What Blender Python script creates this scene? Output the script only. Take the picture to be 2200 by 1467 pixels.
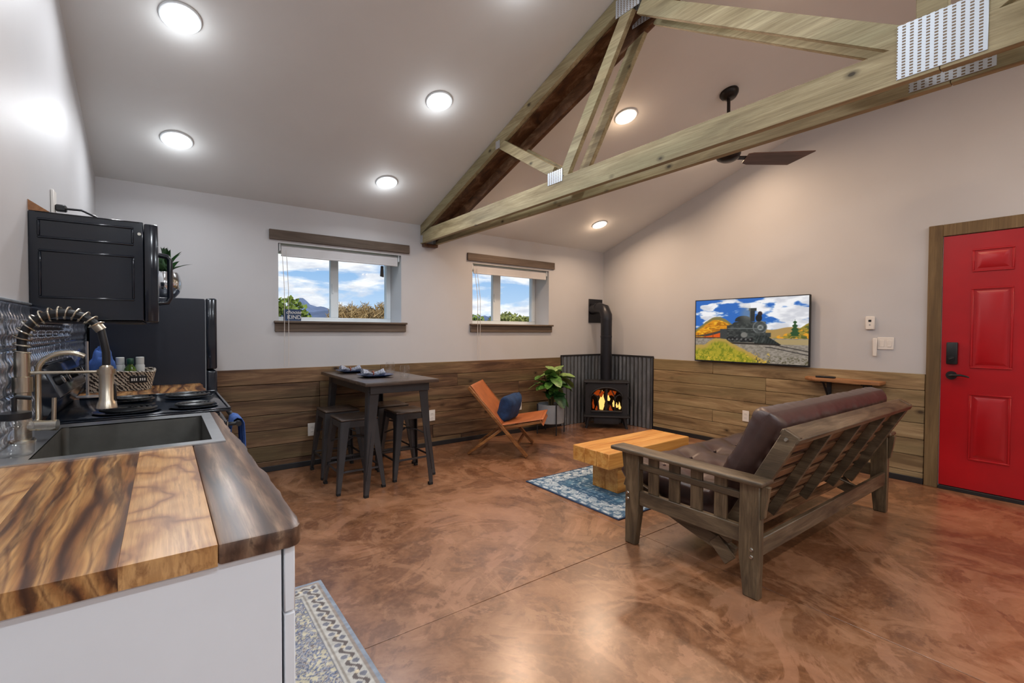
import bpy, bmesh, math, random
import numpy as np
from mathutils import Vector, Matrix, noise as mnoise
for o in list(bpy.data.objects): bpy.data.objects.remove(o, do_unlink=True)
SC = bpy.context.scene
COL = SC.collection
R = math.radians
random.seed(7)
# ------------------------------------------------------------------ camera
F, YAW, PITCH, ROLL, HCAM = 1009.6, 36.5989, -1.1994, 0.2387, 1.2769
cd = bpy.data.cameras.new('camera'); cam = bpy.data.objects.new('camera', cd); COL.objects.link(cam)
cd.sensor_width = 36.0; cd.lens = F / 2200 * 36.0; cd.clip_start = 0.02; cd.clip_end = 6000
_y, _p, _r = R(YAW), R(PITCH), R(ROLL)
fw = Vector((math.sin(_y)*math.cos(_p), math.cos(_y)*math.cos(_p), math.sin(_p)))
rt = Vector((math.cos(_y), -math.sin(_y), 0)); up = rt.cross(fw)
rt2 = rt*math.cos(_r) + up*math.sin(_r); up2 = rt2.cross(fw)
cam.matrix_world = Matrix(((rt2.x, up2.x, -fw.x, 0), (rt2.y, up2.y, -fw.y, 0), (rt2.z, up2.z, -fw.z, HCAM), (0, 0, 0, 1)))
SC.camera = cam
vs = SC.view_settings
vs.view_transform = 'Standard'; vs.look = 'None'; vs.gamma = 1.0; vs.use_curve_mapping = False; vs.exposure = 0.0
# ------------------------------------------------------------------ colour + node helpers
def lin(c): return c/12.92 if c <= 0.04045 else ((c+0.055)/1.055)**2.4
def S(r, g, b): return (lin(r/255), lin(g/255), lin(b/255), 1.0)
class NT:
    def __init__(s, tree): s.t = tree; tree.nodes.clear()
    def n(s, kind, **kw):
        nd = s.t.nodes.new(kind)
        for k, v in kw.items():
            if k.startswith('i_'): nd.inputs[k[2:].replace('_', ' ')].default_value = v
            else: setattr(nd, k, v)
        return nd
    def l(s, a, b): s.t.links.new(a, b)
    def ramp(s, fac, stops, interp='LINEAR'):
        nd = s.n('ShaderNodeValToRGB'); cr = nd.color_ramp; cr.interpolation = interp
        while len(cr.elements) < len(stops): cr.elements.new(0.5)
        for e, (p, c) in zip(cr.elements, stops): e.position = p; e.color = c
        s.l(fac, nd.inputs['Fac']); return nd.outputs['Color']
    def mix(s, fac, a, b, mode='MIX'):
        nd = s.n('ShaderNodeMix', data_type='RGBA', blend_type=mode)
        for i, v in ((0, fac), (6, a), (7, b)):
            if hasattr(v, 'node'): s.l(v, nd.inputs[i])
            else: nd.inputs[i].default_value = v
        return nd.outputs[2]
    def math(s, op, a, b=0.0, clamp=False):
        nd = s.n('ShaderNodeMath', operation=op, use_clamp=clamp)
        for i, v in ((0, a), (1, b)):
            if hasattr(v, 'node'): s.l(v, nd.inputs[i])
            else: nd.inputs[i].default_value = v
        return nd.outputs[0]
    def noise(s, vec, scale, detail=4, rough=0.55, dist=0.0):
        nd = s.n('ShaderNodeTexNoise'); nd.inputs['Scale'].default_value = scale; nd.inputs['Detail'].default_value = detail
        nd.inputs['Roughness'].default_value = rough; nd.inputs['Distortion'].default_value = dist
        s.l(vec, nd.inputs['Vector']); return nd.outputs['Fac']
    def coords(s, scale=(1, 1, 1), rnd=0.0, kind='Object', rot=(0, 0, 0)):
        tc = s.n('ShaderNodeTexCoord'); v = tc.outputs[kind]
        if rnd:
            oi = s.n('ShaderNodeObjectInfo'); va = s.n('ShaderNodeVectorMath', operation='MULTIPLY_ADD')
            cx = s.n('ShaderNodeCombineXYZ')
            for i in range(3): s.l(oi.outputs['Random'], cx.inputs[i])
            s.l(cx.outputs[0], va.inputs[0]); va.inputs[1].default_value = (rnd, rnd*1.7, rnd*0.6); s.l(v, va.inputs[2]); v = va.outputs[0]
        mp = s.n('ShaderNodeMapping'); mp.inputs['Scale'].default_value = scale; mp.inputs['Rotation'].default_value = rot
        s.l(v, mp.inputs['Vector']); return mp.outputs[0]
    def bump(s, h, strength=0.2, dist=0.01):
        b = s.n('ShaderNodeBump'); b.inputs['Strength'].default_value = strength; b.inputs['Distance'].default_value = dist
        s.l(h, b.inputs['Height']); return b.outputs[0]
MATS = {}
def newmat(name):
    m = bpy.data.materials.new(name); m.use_nodes = True; MATS[name] = m; return m, NT(m.node_tree)
def finish(nt, base, rough=0.5, metal=0.0, normal=None, spec=0.5, coat=0.0, coat_rough=0.1, emit=None, emit_s=0.0, ior=None, trans=0.0, sheen=0.0):
    p = nt.n('ShaderNodeBsdfPrincipled'); o = nt.n('ShaderNodeOutputMaterial')
    def put(k, v):
        if hasattr(v, 'node'): nt.l(v, p.inputs[k])
        else: p.inputs[k].default_value = v
    put('Base Color', base); put('Roughness', rough); put('Metallic', metal); put('Specular IOR Level', spec)
    put('Coat Weight', coat); put('Coat Roughness', coat_rough); put('Transmission Weight', trans); put('Sheen Weight', sheen)
    if ior: put('IOR', ior)
    if normal is not None: put('Normal', normal)
    if emit is not None: put('Emission Color', emit); put('Emission Strength', emit_s)
    nt.l(p.outputs[0], o.inputs[0]); return p
def plain(name, col, rough=0.5, metal=0.0, var=0.06, scale=6.0, bump=0.0, **kw):
    m, nt = newmat(name); v = nt.coords()
    f = nt.noise(v, scale, 5)
    d = tuple(max(0, c*(1-var*2.5)) for c in col[:3])+(1,); l = tuple(min(1, c*(1+var*2)) for c in col[:3])+(1,)
    base = nt.ramp(f, [(0.3, d), (0.7, l)])
    nrm = nt.bump(nt.noise(v, scale*12, 3), bump, 0.004) if bump else None
    finish(nt, base, rough, metal, nrm, **kw); return m
def wood(name, dark, mid, light, axis='x', scale=1.0, stretch=9.0, rough=0.55, knots=0.0, rnd=13.0, bump=0.25, contrast=1.0, tint=0.18, coat=0.0, hue=None, kr=0.055, spec=0.4, grain=0.5):
    m, nt = newmat(name)
    def st(k): return {'x': (scale/k, scale, scale), 'y': (scale, scale/k, scale), 'z': (scale, scale, scale/k)}[axis]
    v = nt.coords(st(stretch), rnd); v2 = nt.coords(st(stretch*4), rnd)
    big = nt.noise(v, 11, 6, 0.6, 0.8); fine = nt.noise(v2, 110, 5, 0.7, 0.4)
    lo, hi = 0.5-0.17/contrast, 0.5+0.17/contrast
    base = nt.ramp(big, [(lo, dark), (0.5, mid), (hi, light)])
    if hue:
        base = nt.mix(nt.ramp(nt.noise(v, 4.3, 4, 0.5, 0.6), [(0.45, (0, 0, 0, 1)), (0.62, (0.75, 0.75, 0.75, 1))]), base, hue)
    base = nt.mix(nt.ramp(fine, [(0.38, (grain, grain, grain, 1)), (0.6, (0, 0, 0, 1))]), base, dark, 'MIX')
    oi = nt.n('ShaderNodeObjectInfo')
    rv = nt.math('MULTIPLY_ADD', oi.outputs['Random'], tint*2); rv.node.inputs[2].default_value = 1-tint
    hs = nt.n('ShaderNodeHueSaturation'); nt.l(base, hs.inputs['Color']); nt.l(rv, hs.inputs['Value']); base = hs.outputs[0]
    if knots:
        vk = nt.coords(st(1.7), rnd*2.1)
        vo = nt.n('ShaderNodeTexVoronoi'); vo.inputs['Scale'].default_value = knots; nt.l(vk, vo.inputs['Vector'])
        k = nt.ramp(vo.outputs['Distance'], [(kr*0.7, (1, 1, 1, 1)), (kr, (0.6, 0.6, 0.6, 1)), (kr*2.2, (0, 0, 0, 1))])
        sx = nt.n('ShaderNodeSeparateColor'); nt.l(vo.outputs['Color'], sx.inputs[0])
        k = nt.math('MULTIPLY', k, nt.math('GREATER_THAN', sx.outputs[0], 0.3))
        base = nt.mix(k, base, tuple(c*0.32 for c in dark[:3])+(1,))
    nrm = nt.bump(fine, bump, 0.003) if bump else None
    finish(nt, base, rough, 0.0, nrm, spec=spec, coat=coat); return m
def figured(name, stops, rough, freq=5.0, warp=3.5, tint=0.1, rnd=7.0, swirl=0.35):
    """boldly figured hardwood, grain running along y"""
    m, nt = newmat(name)
    v = nt.coords((1.0, swirl, 1.0), rnd)
    wn = nt.noise(v, 3.2, 3, 0.5, 0.0); wn2 = nt.noise(nt.coords((1.0, swirl*.5, 1.0), rnd*1.3), 26, 4, 0.6)
    sp = nt.n('ShaderNodeSeparateXYZ'); nt.l(v, sp.inputs[0])
    ph = nt.math('ADD', nt.math('MULTIPLY', sp.outputs[0], freq), nt.math('ADD', nt.math('MULTIPLY', wn, warp), nt.math('MULTIPLY', wn2, 0.22)))
    fr = nt.math('FRACT', ph); tri = nt.math('ABSOLUTE', nt.math('SUBTRACT', nt.math('MULTIPLY', fr, 2.0), 1.0))
    base = nt.ramp(tri, stops)
    strk = nt.noise(nt.coords((1.0, 0.07, 0.6), rnd*1.9), 42, 5, 0.6, 0.5)
    base = nt.mix(nt.ramp(strk, [(0.36, (0.75, 0.75, 0.75, 1)), (0.5, (0, 0, 0, 1))]), base, stops[0][1])
    base = nt.mix(nt.ramp(strk, [(0.52, (0, 0, 0, 1)), (0.68, (0.5, 0.5, 0.5, 1))]), base, stops[-2][1])
    fine = nt.noise(nt.coords((1.0, 0.04, 0.2), rnd), 160, 3, 0.6)
    base = nt.mix(nt.ramp(fine, [(0.4, (0.35, 0.35, 0.35, 1)), (0.6, (0, 0, 0, 1))]), base, stops[0][1])
    oi = nt.n('ShaderNodeObjectInfo')
    rv = nt.math('MULTIPLY_ADD', oi.outputs['Random'], tint*2); rv.node.inputs[2].default_value = 1-tint
    hs = nt.n('ShaderNodeHueSaturation'); nt.l(base, hs.inputs['Color']); nt.l(rv, hs.inputs['Value'])
    finish(nt, hs.outputs[0], rough, 0.0, None, spec=0.5, coat=0.15, coat_rough=0.3); return m
# ------------------------------------------------------------------ world: blue sky with broken cloud
w = bpy.data.worlds.new('sky'); SC.world = w; w.use_nodes = True
nt = NT(w.node_tree)
tc = nt.n('ShaderNodeTexCoord'); sp = nt.n('ShaderNodeSeparateXYZ'); nt.l(tc.outputs['Generated'], sp.inputs[0])
sky = nt.ramp(sp.outputs['Z'], [(0.0, S(196, 216, 236)), (0.12, S(140, 178, 218)), (0.3, S(112, 158, 210)), (1.0, S(70, 120, 190))])
mp = nt.n('ShaderNodeMapping'); mp.inputs['Scale'].default_value = (2.6, 2.6, 9.0); mp.inputs['Location'].default_value = (3.1, 0.4, 0.23); nt.l(tc.outputs['Generated'], mp.inputs[0])
cl = nt.noise(mp.outputs[0], 2.6, 8, 0.55, 0.25)
cov = nt.ramp(cl, [(0.47, (0, 0, 0, 1)), (0.57, (1, 1, 1, 1))])
shade = nt.ramp(nt.noise(mp.outputs[0], 6.0, 6, 0.6), [(0.3, S(196, 200, 212)), (0.65, S(252, 250, 248))])
skyc = nt.mix(cov, sky, shade)
bg = nt.n('ShaderNodeBackground'); nt.l(skyc, bg.inputs['Color']); bg.inputs['Strength'].default_value = 1.25
wo = nt.n('ShaderNodeOutputWorld'); nt.l(bg.outputs[0], wo.inputs[0])
sd_ = bpy.data.lights.new('sun', 'SUN'); sd_.energy = 2.6; sd_.angle = R(0.6); sd_.color = (1.0, 0.95, 0.86)
sun = bpy.data.objects.new('sun', sd_); COL.objects.link(sun); sun.rotation_euler = (R(48), 0, R(-14))   # from behind the house, over the roof
LAMP = 7.6   # watts of each recessed lamp
# ------------------------------------------------------------------ geometry helpers
class MB:
    def __init__(s): s.bm = bmesh.new()
    def _bev(s, vs_, bev, seg=1):
        if bev:
            es = list({e for v in vs_ for e in v.link_edges})
            bmesh.ops.bevel(s.bm, geom=es, offset=bev, segments=seg, affect='EDGES', profile=0.5)
    def box(s, x0, y0, z0, x1, y1, z1, bev=0.0, M=None, seg=1):
        co = [(x, y, z) for x in (x0, x1) for y in (y0, y1) for z in (z0, z1)]
        if M is not None: co = [M @ Vector(c) for c in co]
        v = [s.bm.verts.new(c) for c in co]
        for f in ((0, 1, 3, 2), (4, 6, 7, 5), (0, 4, 5, 1), (2, 3, 7, 6), (0, 2, 6, 4), (1, 5, 7, 3)): s.bm.faces.new([v[i] for i in f])
        s._bev(v, bev, seg); return s
    def bar(s, p0, p1, w, h, upv=(0, 0, 1), bev=0.0, seg=1):
        p0, p1 = Vector(p0), Vector(p1); d = p1-p0; L = d.length; d.normalize()
        a = d.cross(Vector(upv)).normalized(); b = a.cross(d)
        M = Matrix((( d.x, a.x, b.x, p0.x), (d.y, a.y, b.y, p0.y), (d.z, a.z, b.z, p0.z), (0, 0, 0, 1)))
        return s.box(0, -w/2, -h/2, L, w/2, h/2, bev, M, seg)
    def tube(s, pts, r, n=10, cap=True):
        pts = [Vector(p) for p in pts]; m = len(pts); rs = r if hasattr(r, '__len__') else [r]*m
        t0 = (pts[1]-pts[0]).normalized(); ref = Vector((0, 0, 1)) if abs(t0.z) < 0.9 else Vector((1, 0, 0))
        a = t0.cross(ref).normalized(); rings = []
        for i in range(m):
            t = ((pts[min(i+1, m-1)]-pts[max(i-1, 0)])).normalized()
            a = (a-t*a.dot(t)).normalized(); b = t.cross(a)
            rings.append([s.bm.verts.new(pts[i]+(a*math.cos(2*math.pi*k/n)+b*math.sin(2*math.pi*k/n))*rs[i]) for k in range(n)])
        for i in range(m-1):
            for k in range(n): s.bm.faces.new((rings[i][k], rings[i][(k+1) % n], rings[i+1][(k+1) % n], rings[i+1][k]))
        if cap:
            s.bm.faces.new(rings[0][::-1]); s.bm.faces.new(rings[-1])
        return s
    def cyl(s, p0, p1, r, r1=None, n=20): return s.tube([p0, p1], [r, r if r1 is None else r1], n)
    def lathe(s, prof, c=(0, 0, 0), n=28, M=None, opentop=False):
        rings = []
        for r_, z in prof:
            ring = []
            for k in range(n):
                a = 2*math.pi*k/n; p = Vector((r_*math.cos(a), r_*math.sin(a), z))
                p = (M @ p) if M is not None else p+Vector(c)
                ring.append(s.bm.verts.new(p))
            rings.append(ring)
        for i in range(len(rings)-1):
            for k in range(n): s.bm.faces.new((rings[i][k], rings[i][(k+1) % n], rings[i+1][(k+1) % n], rings[i+1][k]))
        for ring, fl in ((rings[0], True), (rings[-1], False)):
            if opentop and not fl: continue
            s.bm.faces.new(ring[::-1] if fl else ring)
        return s
    def prism(s, poly, axis, a0, a1, bev=0.0, seg=1):
        def P(u, v, a): return {'x': (a, u, v), 'y': (u, a, v), 'z': (u, v, a)}[axis]
        A = [s.bm.verts.new(P(u, v, a0)) for u, v in poly]; B = [s.bm.verts.new(P(u, v, a1)) for u, v in poly]
        n = len(poly)
        s.bm.faces.new(A[::-1]); s.bm.faces.new(B)
        for i in range(n): s.bm.faces.new((A[i], A[(i+1) % n], B[(i+1) % n], B[i]))
        s._bev(A+B, bev, seg); return s
    def grid(s, fn, nu, nv, closeu=False):
        g = [[s.bm.verts.new(fn(i/(nu if closeu else nu-1), j/(nv-1))) for j in range(nv)] for i in range(nu)]
        for i in range(nu if closeu else nu-1):
            for j in range(nv-1):
                a = g[(i+1) % nu]; s.bm.faces.new((g[i][j], a[j], a[j+1], g[i][j+1]))
        return g
    def ball(s, c, r, sub=2, sc=(1, 1, 1)):
        M = Matrix.Translation(c) @ Matrix.Diagonal((sc[0], sc[1], sc[2], 1))
        bmesh.ops.create_icosphere(s.bm, subdivisions=sub, radius=r, matrix=M); return s
    def build(s, name, mat, parent=None, local=False, smooth=40, kind=None, label=None):
        bmesh.ops.recalc_face_normals(s.bm, faces=s.bm.faces)
        me = bpy.data.meshes.new(name); s.bm.to_mesh(me); s.bm.free()
        if parent is not None and not local:
            off = root_of(parent).location; me.transform(Matrix.Translation(-off))
        if smooth:
            me.polygons.foreach_set('use_smooth', [True]*len(me.polygons)); me.set_sharp_from_angle(angle=R(smooth))
        o = bpy.data.objects.new(name, me); COL.objects.link(o)
        mats = mat if isinstance(mat, (list, tuple)) else [mat]
        for m in mats: me.materials.append(MATS[m])
        if parent is not None: o.parent = parent
        if kind: o['kind'] = kind
        if label: o['label'] = label
        return o
def root_of(o):
    while o.parent is not None: o = o.parent
    return o
def thing(name, label, cat, loc=(0, 0, 0), rz=0.0, group=None):
    o = bpy.data.objects.new(name, None); COL.objects.link(o); o.location = loc; o.rotation_euler = (0, 0, rz)
    o.empty_display_size = 0.05
    o['label'] = label; o['category'] = cat
    if group: o['group'] = group
    return o
def setting(name, loc=(0, 0, 0), label=None):
    o = bpy.data.objects.new(name, None); COL.objects.link(o); o.location = loc; o.empty_display_size = 0.05
    o['kind'] = 'structure'
    if label: o['label'] = label
    return o
def tag(o, label, cat, group=None):
    o['label'] = label; o['category'] = cat
    if group: o['group'] = group
    return o
def copy_tree(o, parent=None):
    c = o.copy(); COL.objects.link(c); c.parent = parent
    for ch in list(o.children): copy_tree(ch, c)
    return c
def painted(name, fn, nx, ny, to3d, mat, parent, kind=None):
    """flat print: a grid whose corner colours come from fn(u, v) -> (ny, nx, 3) sRGB 0..1"""
    u, v = np.meshgrid((np.arange(nx)+0.5)/nx, (np.arange(ny)+0.5)/ny)
    col = np.clip(fn(u, v), 0, 1); col = np.where(col <= 0.04045, col/12.92, ((col+0.055)/1.055)**2.4)
    vs_ = [to3d(i/(nx-1), j/(ny-1)) for j in range(ny) for i in range(nx)]
    fs = [(j*nx+i, j*nx+i+1, (j+1)*nx+i+1, (j+1)*nx+i) for j in range(ny-1) for i in range(nx-1)]
    me = bpy.data.meshes.new(name); me.from_pydata(vs_, [], fs)
    at = me.color_attributes.new('print', 'FLOAT_COLOR', 'POINT')
    buf = np.ones((nx*ny, 4), np.float32); buf[:, :3] = col.reshape(-1, 3); at.data.foreach_set('color', buf.ravel())
    me.materials.append(MATS[mat]); o = bpy.data.objects.new(name, me); COL.objects.link(o)
    if parent is not None:
        me.transform(Matrix.Translation(-root_of(parent).location)); o.parent = parent
    if kind: o['kind'] = kind
    return o
_rng = np.random.RandomState(3)
_G = _rng.rand(64, 64)
def vnoise(x, y):
    xi, yi = np.floor(x).astype(int), np.floor(y).astype(int); fx, fy = x-xi, y-yi
    fx = fx*fx*(3-2*fx); fy = fy*fy*(3-2*fy)
    g = lambda a, b: _G[a % 64, b % 64]
    return (g(xi, yi)*(1-fx)+g(xi+1, yi)*fx)*(1-fy)+(g(xi, yi+1)*(1-fx)+g(xi+1, yi+1)*fx)*fy
def fbm(x, y, o=5):
    t = 0; a = 0.5; s_ = 0
    for i in range(o): t = t+a*vnoise(x*2**i+i*7.3, y*2**i+i*3.1); s_ += a; a *= 0.5
    return t/s_
# ------------------------------------------------------------------ materials
plain('wall_paint', S(194, 194, 196), 0.5, var=0.01, scale=2.0, bump=0.05, spec=0.4)
plain('ceiling_paint', S(224, 226, 225), 0.6, var=0.01, scale=2.0, bump=0.05)
plain('white_satin', S(234, 239, 245), 0.28, var=0.008)
plain('vinyl_white', S(224, 232, 236), 0.4, var=0.008)
plain('plate_white', S(226, 222, 216), 0.4, var=0.01)
plain('black_trim', S(28, 29, 33), 0.5, var=0.05)
plain('black_enamel', S(20, 27, 38), 0.13, var=0.05, spec=0.6)
plain('black_satin', S(27, 33, 45), 0.3, var=0.04)
plain('black_plastic', S(22, 23, 26), 0.4, var=0.05)
plain('dark_gap', S(12, 12, 13), 0.8)
plain('gunmetal', S(68, 68, 71), 0.4, 0.5, var=0.06)
plain('cast_iron', S(42, 42, 46), 0.55, 0.35, var=0.08, bump=0.15)
plain('stove_pipe', S(34, 35, 42), 0.38, 0.4, var=0.05)
plain('steel', S(196, 198, 200), 0.3, 0.9, var=0.03, scale=20)
plain('steel_bowl_dimmed', S(128, 127, 122), 0.48, 1.0, var=0.04, scale=20)  # steel darkened to stand for the dark reflections inside the bowl
plain('nickel', S(196, 186, 168), 0.26, 1.0, var=0.02)
plain('galvanized', S(176, 186, 196), 0.42, 0.7, var=0.12, scale=30)
plain('chrome', S(210, 214, 218), 0.1, 1.0, var=0.01)
plain('bolt_metal', S(170, 165, 155), 0.3, 1.0)
plain('red_paint', S(168, 13, 24), 0.3, var=0.05, scale=3.0, spec=0.5)
plain('navy_velvet', S(24, 54, 92), 0.9, var=0.18, scale=14)
plain('blue_cloth', S(60, 94, 160), 0.9, var=0.12, scale=20, bump=0.3)
plain('tan_leather', S(174, 101, 58), 0.45, var=0.08, scale=8, bump=0.1)
plain('brown_leather', S(66, 47, 43), 0.36, var=0.1, scale=9, bump=0.06, spec=0.55)
plain('leaf_green', S(78, 122, 52), 0.4, var=0.28, scale=9)
plain('leaf_pale', S(128, 158, 88), 0.42, var=0.2, scale=9)
plain('leaf_dark', S(34, 72, 34), 0.4, var=0.25, scale=9)
plain('aloe_green', S(58, 92, 56), 0.5, var=0.25, scale=16)
plain('stem_brown', S(92, 80, 46), 0.7, var=0.1)
plain('soil', S(30, 24, 20), 0.95, var=0.3, scale=40, bump=0.6)
plain('pot_grey', S(140, 146, 152), 0.5, var=0.06)
plain('navy_glaze', S(24, 52, 96), 0.18, var=0.08)
plain('sign_navy', S(40, 62, 96), 0.6, var=0.05)
plain('print_white', S(226, 226, 222), 0.6, var=0.02)
plain('napkin', S(142, 146, 158), 0.9, var=0.35, scale=60)
plain('napkin_ring', S(140, 70, 48), 0.5, var=0.1)
plain('shade_fabric', S(206, 206, 208), 0.8, var=0.02)
plain('cord_white', S(206, 200, 194), 0.7)
plain('trim_brown', S(104, 90, 78), 0.7, var=0.1, scale=10)
plain('green_bottle', S(66, 92, 24), 0.12, var=0.1, scale=10)
plain('green_cap', S(18, 64, 44), 0.4)
plain('bottle_white', S(190, 192, 190), 0.4, var=0.03)
plain('burner_coil', S(44, 46, 48), 0.38, 0.5, var=0.1)
plain('fan_bronze', S(34, 29, 28), 0.35, 0.5, var=0.05)
plain('char_log', S(40, 26, 20), 0.95, var=0.4, scale=12, bump=0.7)
plain('firebox', S(26, 17, 13), 0.9, var=0.2)
plain('rubber', S(24, 24, 26), 0.8)
plain('grass', S(122, 126, 70), 0.95, var=0.3, scale=0.3)
plain('mountain_haze_blue', S(112, 124, 150), 1.0, var=0.10, scale=0.01)  # distance haze put into the base colour as blue grey
plain('foothill_haze_blue', S(92, 104, 128), 1.0, var=0.10, scale=0.01)  # foothill colour, also with the blue of haze mixed in
plain('bark', S(104, 86, 62), 0.95, var=0.2)
plain('twig_brown', S(176, 146, 100), 0.95, var=0.25, scale=3)
plain('twig_olive', S(160, 160, 90), 0.95, var=0.3, scale=2)
plain('twig_green', S(130, 146, 60), 0.95, var=0.3, scale=2)
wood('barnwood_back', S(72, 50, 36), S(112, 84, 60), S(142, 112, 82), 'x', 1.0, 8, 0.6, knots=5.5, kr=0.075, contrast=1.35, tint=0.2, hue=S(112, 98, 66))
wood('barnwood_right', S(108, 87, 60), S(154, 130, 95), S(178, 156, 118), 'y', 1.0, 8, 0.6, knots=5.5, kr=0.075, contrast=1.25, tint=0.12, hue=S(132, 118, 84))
wood('truss_wood', S(112, 97, 68), S(158, 143, 108), S(186, 172, 136), 'y', 1.0, 8, 0.6, knots=9.0, kr=0.085, contrast=0.9, tint=0.06, hue=S(152, 146, 112))
wood('truss_wood_dark', S(56, 32, 18), S(98, 64, 38), S(140, 108, 82), 'y', 1.0, 2.2, 0.4, contrast=1.0, tint=0.05)
wood('door_casing', S(88, 70, 46), S(116, 94, 62), S(132, 110, 76), 'z', 1.0, 9, 0.6, contrast=0.8, tint=0.05)
wood('trim_wood', S(78, 66, 56), S(106, 92, 80), S(124, 110, 98), 'x', 1.0, 9, 0.65, contrast=0.8, tint=0.06)
figured('acacia', [(0.0, S(62, 34, 18)), (0.12, S(92, 56, 30)), (0.3, S(142, 92, 50)), (0.6, S(172, 122, 70)), (0.85, S(196, 148, 92)), (1.0, S(150, 104, 62))], 0.33, 15.0, 5.2, 0.05, 5.0, 0.3)
figured('acacia_pale', [(0.0, S(128, 82, 46)), (0.14, S(164, 114, 68)), (0.32, S(188, 137, 84)), (0.6, S(204, 156, 100)), (1.0, S(212, 166, 112))], 0.33, 5.0, 7.0, 0.04, 11.0, 0.75)
figured('acacia_dark', [(0.0, S(58, 38, 28)), (0.3, S(92, 66, 50)), (0.6, S(122, 94, 74)), (1.0, S(158, 128, 102))], 0.38, 16.0, 3.0, 0.04, 3.0, 0.22)
wood('pine_gold', S(176, 112, 48), S(212, 154, 80), S(230, 182, 108), 'x', 1.3, 10, 0.35, contrast=0.9, tint=0.1, bump=0.1)
wood('futon_wood', S(58, 47, 35), S(98, 82, 62), S(128, 110, 86), 'y', 1.4, 6, 0.42, contrast=0.9, tint=0.05, spec=0.45)
wood('futon_wood_x', S(58, 47, 35), S(98, 82, 62), S(124, 106, 84), 'x', 1.4, 6, 0.42, contrast=0.9, tint=0.05, spec=0.45)
wood('futon_wood_z', S(62, 50, 37), S(104, 87, 64), S(132, 112, 86), 'z', 1.4, 6, 0.42, contrast=0.9, tint=0.06, spec=0.45)
wood('futon_slat', S(70, 46, 30), S(122, 86, 58), S(150, 112, 80), 'x', 1.6, 6, 0.5, contrast=0.9, tint=0.12)
wood('chair_wood', S(92, 54, 26), S(138, 88, 46), S(164, 112, 62), 'x', 1.5, 8, 0.42, contrast=0.8, tint=0.08)
wood('blade_wood', S(58, 42, 38), S(92, 68, 60), S(116, 88, 78), 'x', 1.5, 8, 0.45, contrast=0.8, tint=0.05)
wood('seat_wood', S(48, 40, 36), S(76, 64, 57), S(98, 84, 74), 'x', 1.5, 8, 0.25, contrast=0.8, tint=0.08, spec=0.6)
wood('shelf_wood', S(120, 78, 46), S(160, 112, 72), S(184, 138, 94), 'y', 1.5, 8, 0.5, contrast=0.8, tint=0.05)
# stained polished concrete
m, nt = newmat('stained_concrete'); v = nt.coords(kind='Object')
n1 = nt.noise(v, 0.9, 8, 0.62, 0.9); n2 = nt.noise(v, 3.2, 8, 0.65, 1.4); n3 = nt.noise(v, 34, 5, 0.6, 0.2)
c = nt.ramp(n1, [(0.32, S(82, 50, 28)), (0.45, S(122, 80, 50)), (0.55, S(146, 101, 70)), (0.68, S(170, 126, 94))])
c2 = nt.ramp(n2, [(0.36, S(76, 44, 22)), (0.48, S(132, 88, 56)), (0.6, S(162, 118, 86))])
c = nt.mix(0.5, c, c2)
n4 = nt.noise(v, 1.05, 10, 0.66, 2.2); n5 = nt.noise(nt.coords((1.0, 0.55, 1.0), kind='Object'), 3.4, 9, 0.7, 1.6)
c = nt.mix(nt.ramp(n4, [(0.43, (0.62, 0.62, 0.62, 1)), (0.455, (0, 0, 0, 1))]), c, S(96, 56, 30))
c = nt.mix(nt.ramp(n4, [(0.545, (0, 0, 0, 1)), (0.57, (0.45, 0.45, 0.45, 1))]), c, S(176, 128, 98))
c = nt.mix(nt.ramp(n5, [(0.54, (0, 0, 0, 1)), (0.6, (0.4, 0.4, 0.4, 1))]), c, S(180, 134, 100))
c = nt.mix(nt.ramp(n3, [(0.45, (0, 0, 0, 1)), (0.75, (0.28, 0.28, 0.28, 1))]), c, S(176, 128, 96))
rg = nt.ramp(n2, [(0.3, (0.34,)*3+(1,)), (0.7, (0.48,)*3+(1,))])
finish(nt, c, rg, 0.0, nt.bump(nt.noise(v, 7, 4), 0.12, 0.004), spec=0.5, coat=1.0, coat_rough=0.26).inputs['Coat IOR'].default_value = 1.7
# corrugated steel, pressed tin, gang-nail plate
m, nt = newmat('corrugated_steel'); v = nt.coords((1, 1, 0.2)); f = nt.noise(v, 14, 6, 0.7)
finish(nt, nt.ramp(f, [(0.3, S(84, 88, 92)), (0.6, S(126, 130, 134)), (0.8, S(168, 172, 176))]), nt.ramp(f, [(0.3, (0.5,)*3+(1,)), (0.7, (0.36,)*3+(1,))]), 0.75)
m, nt = newmat('pressed_tin'); v = nt.coords((1, 1, 1)); f = nt.noise(v, 40, 3)
finish(nt, nt.ramp(f, [(0.3, S(160, 174, 198)), (0.7, S(214, 226, 244))]), 0.2, 0.9)
m, nt = newmat('nail_plate'); tcv = nt.coords((1, 60, 120)); br = nt.n('ShaderNodeTexWave', wave_type='BANDS', bands_direction='Y'); br.inputs['Scale'].default_value = 0.225; br.inputs['Distortion'].default_value = 0.0
nt.l(tcv, br.inputs['Vector']); wz = nt.n('ShaderNodeTexWave', wave_type='BANDS', bands_direction='Z'); wz.inputs['Scale'].default_value = 0.24; nt.l(tcv, wz.inputs['Vector'])
slot = nt.math('MULTIPLY', nt.ramp(br.outputs['Fac'], [(0.5, (0, 0, 0, 1)), (0.6, (1, 1, 1, 1))]), nt.ramp(wz.outputs['Fac'], [(0.3, (0, 0, 0, 1)), (0.42, (1, 1, 1, 1))]))
finish(nt, nt.mix(slot, S(206, 214, 222), S(120, 100, 78)), 0.4, nt.math('SUBTRACT', 0.55, slot, True))
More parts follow.
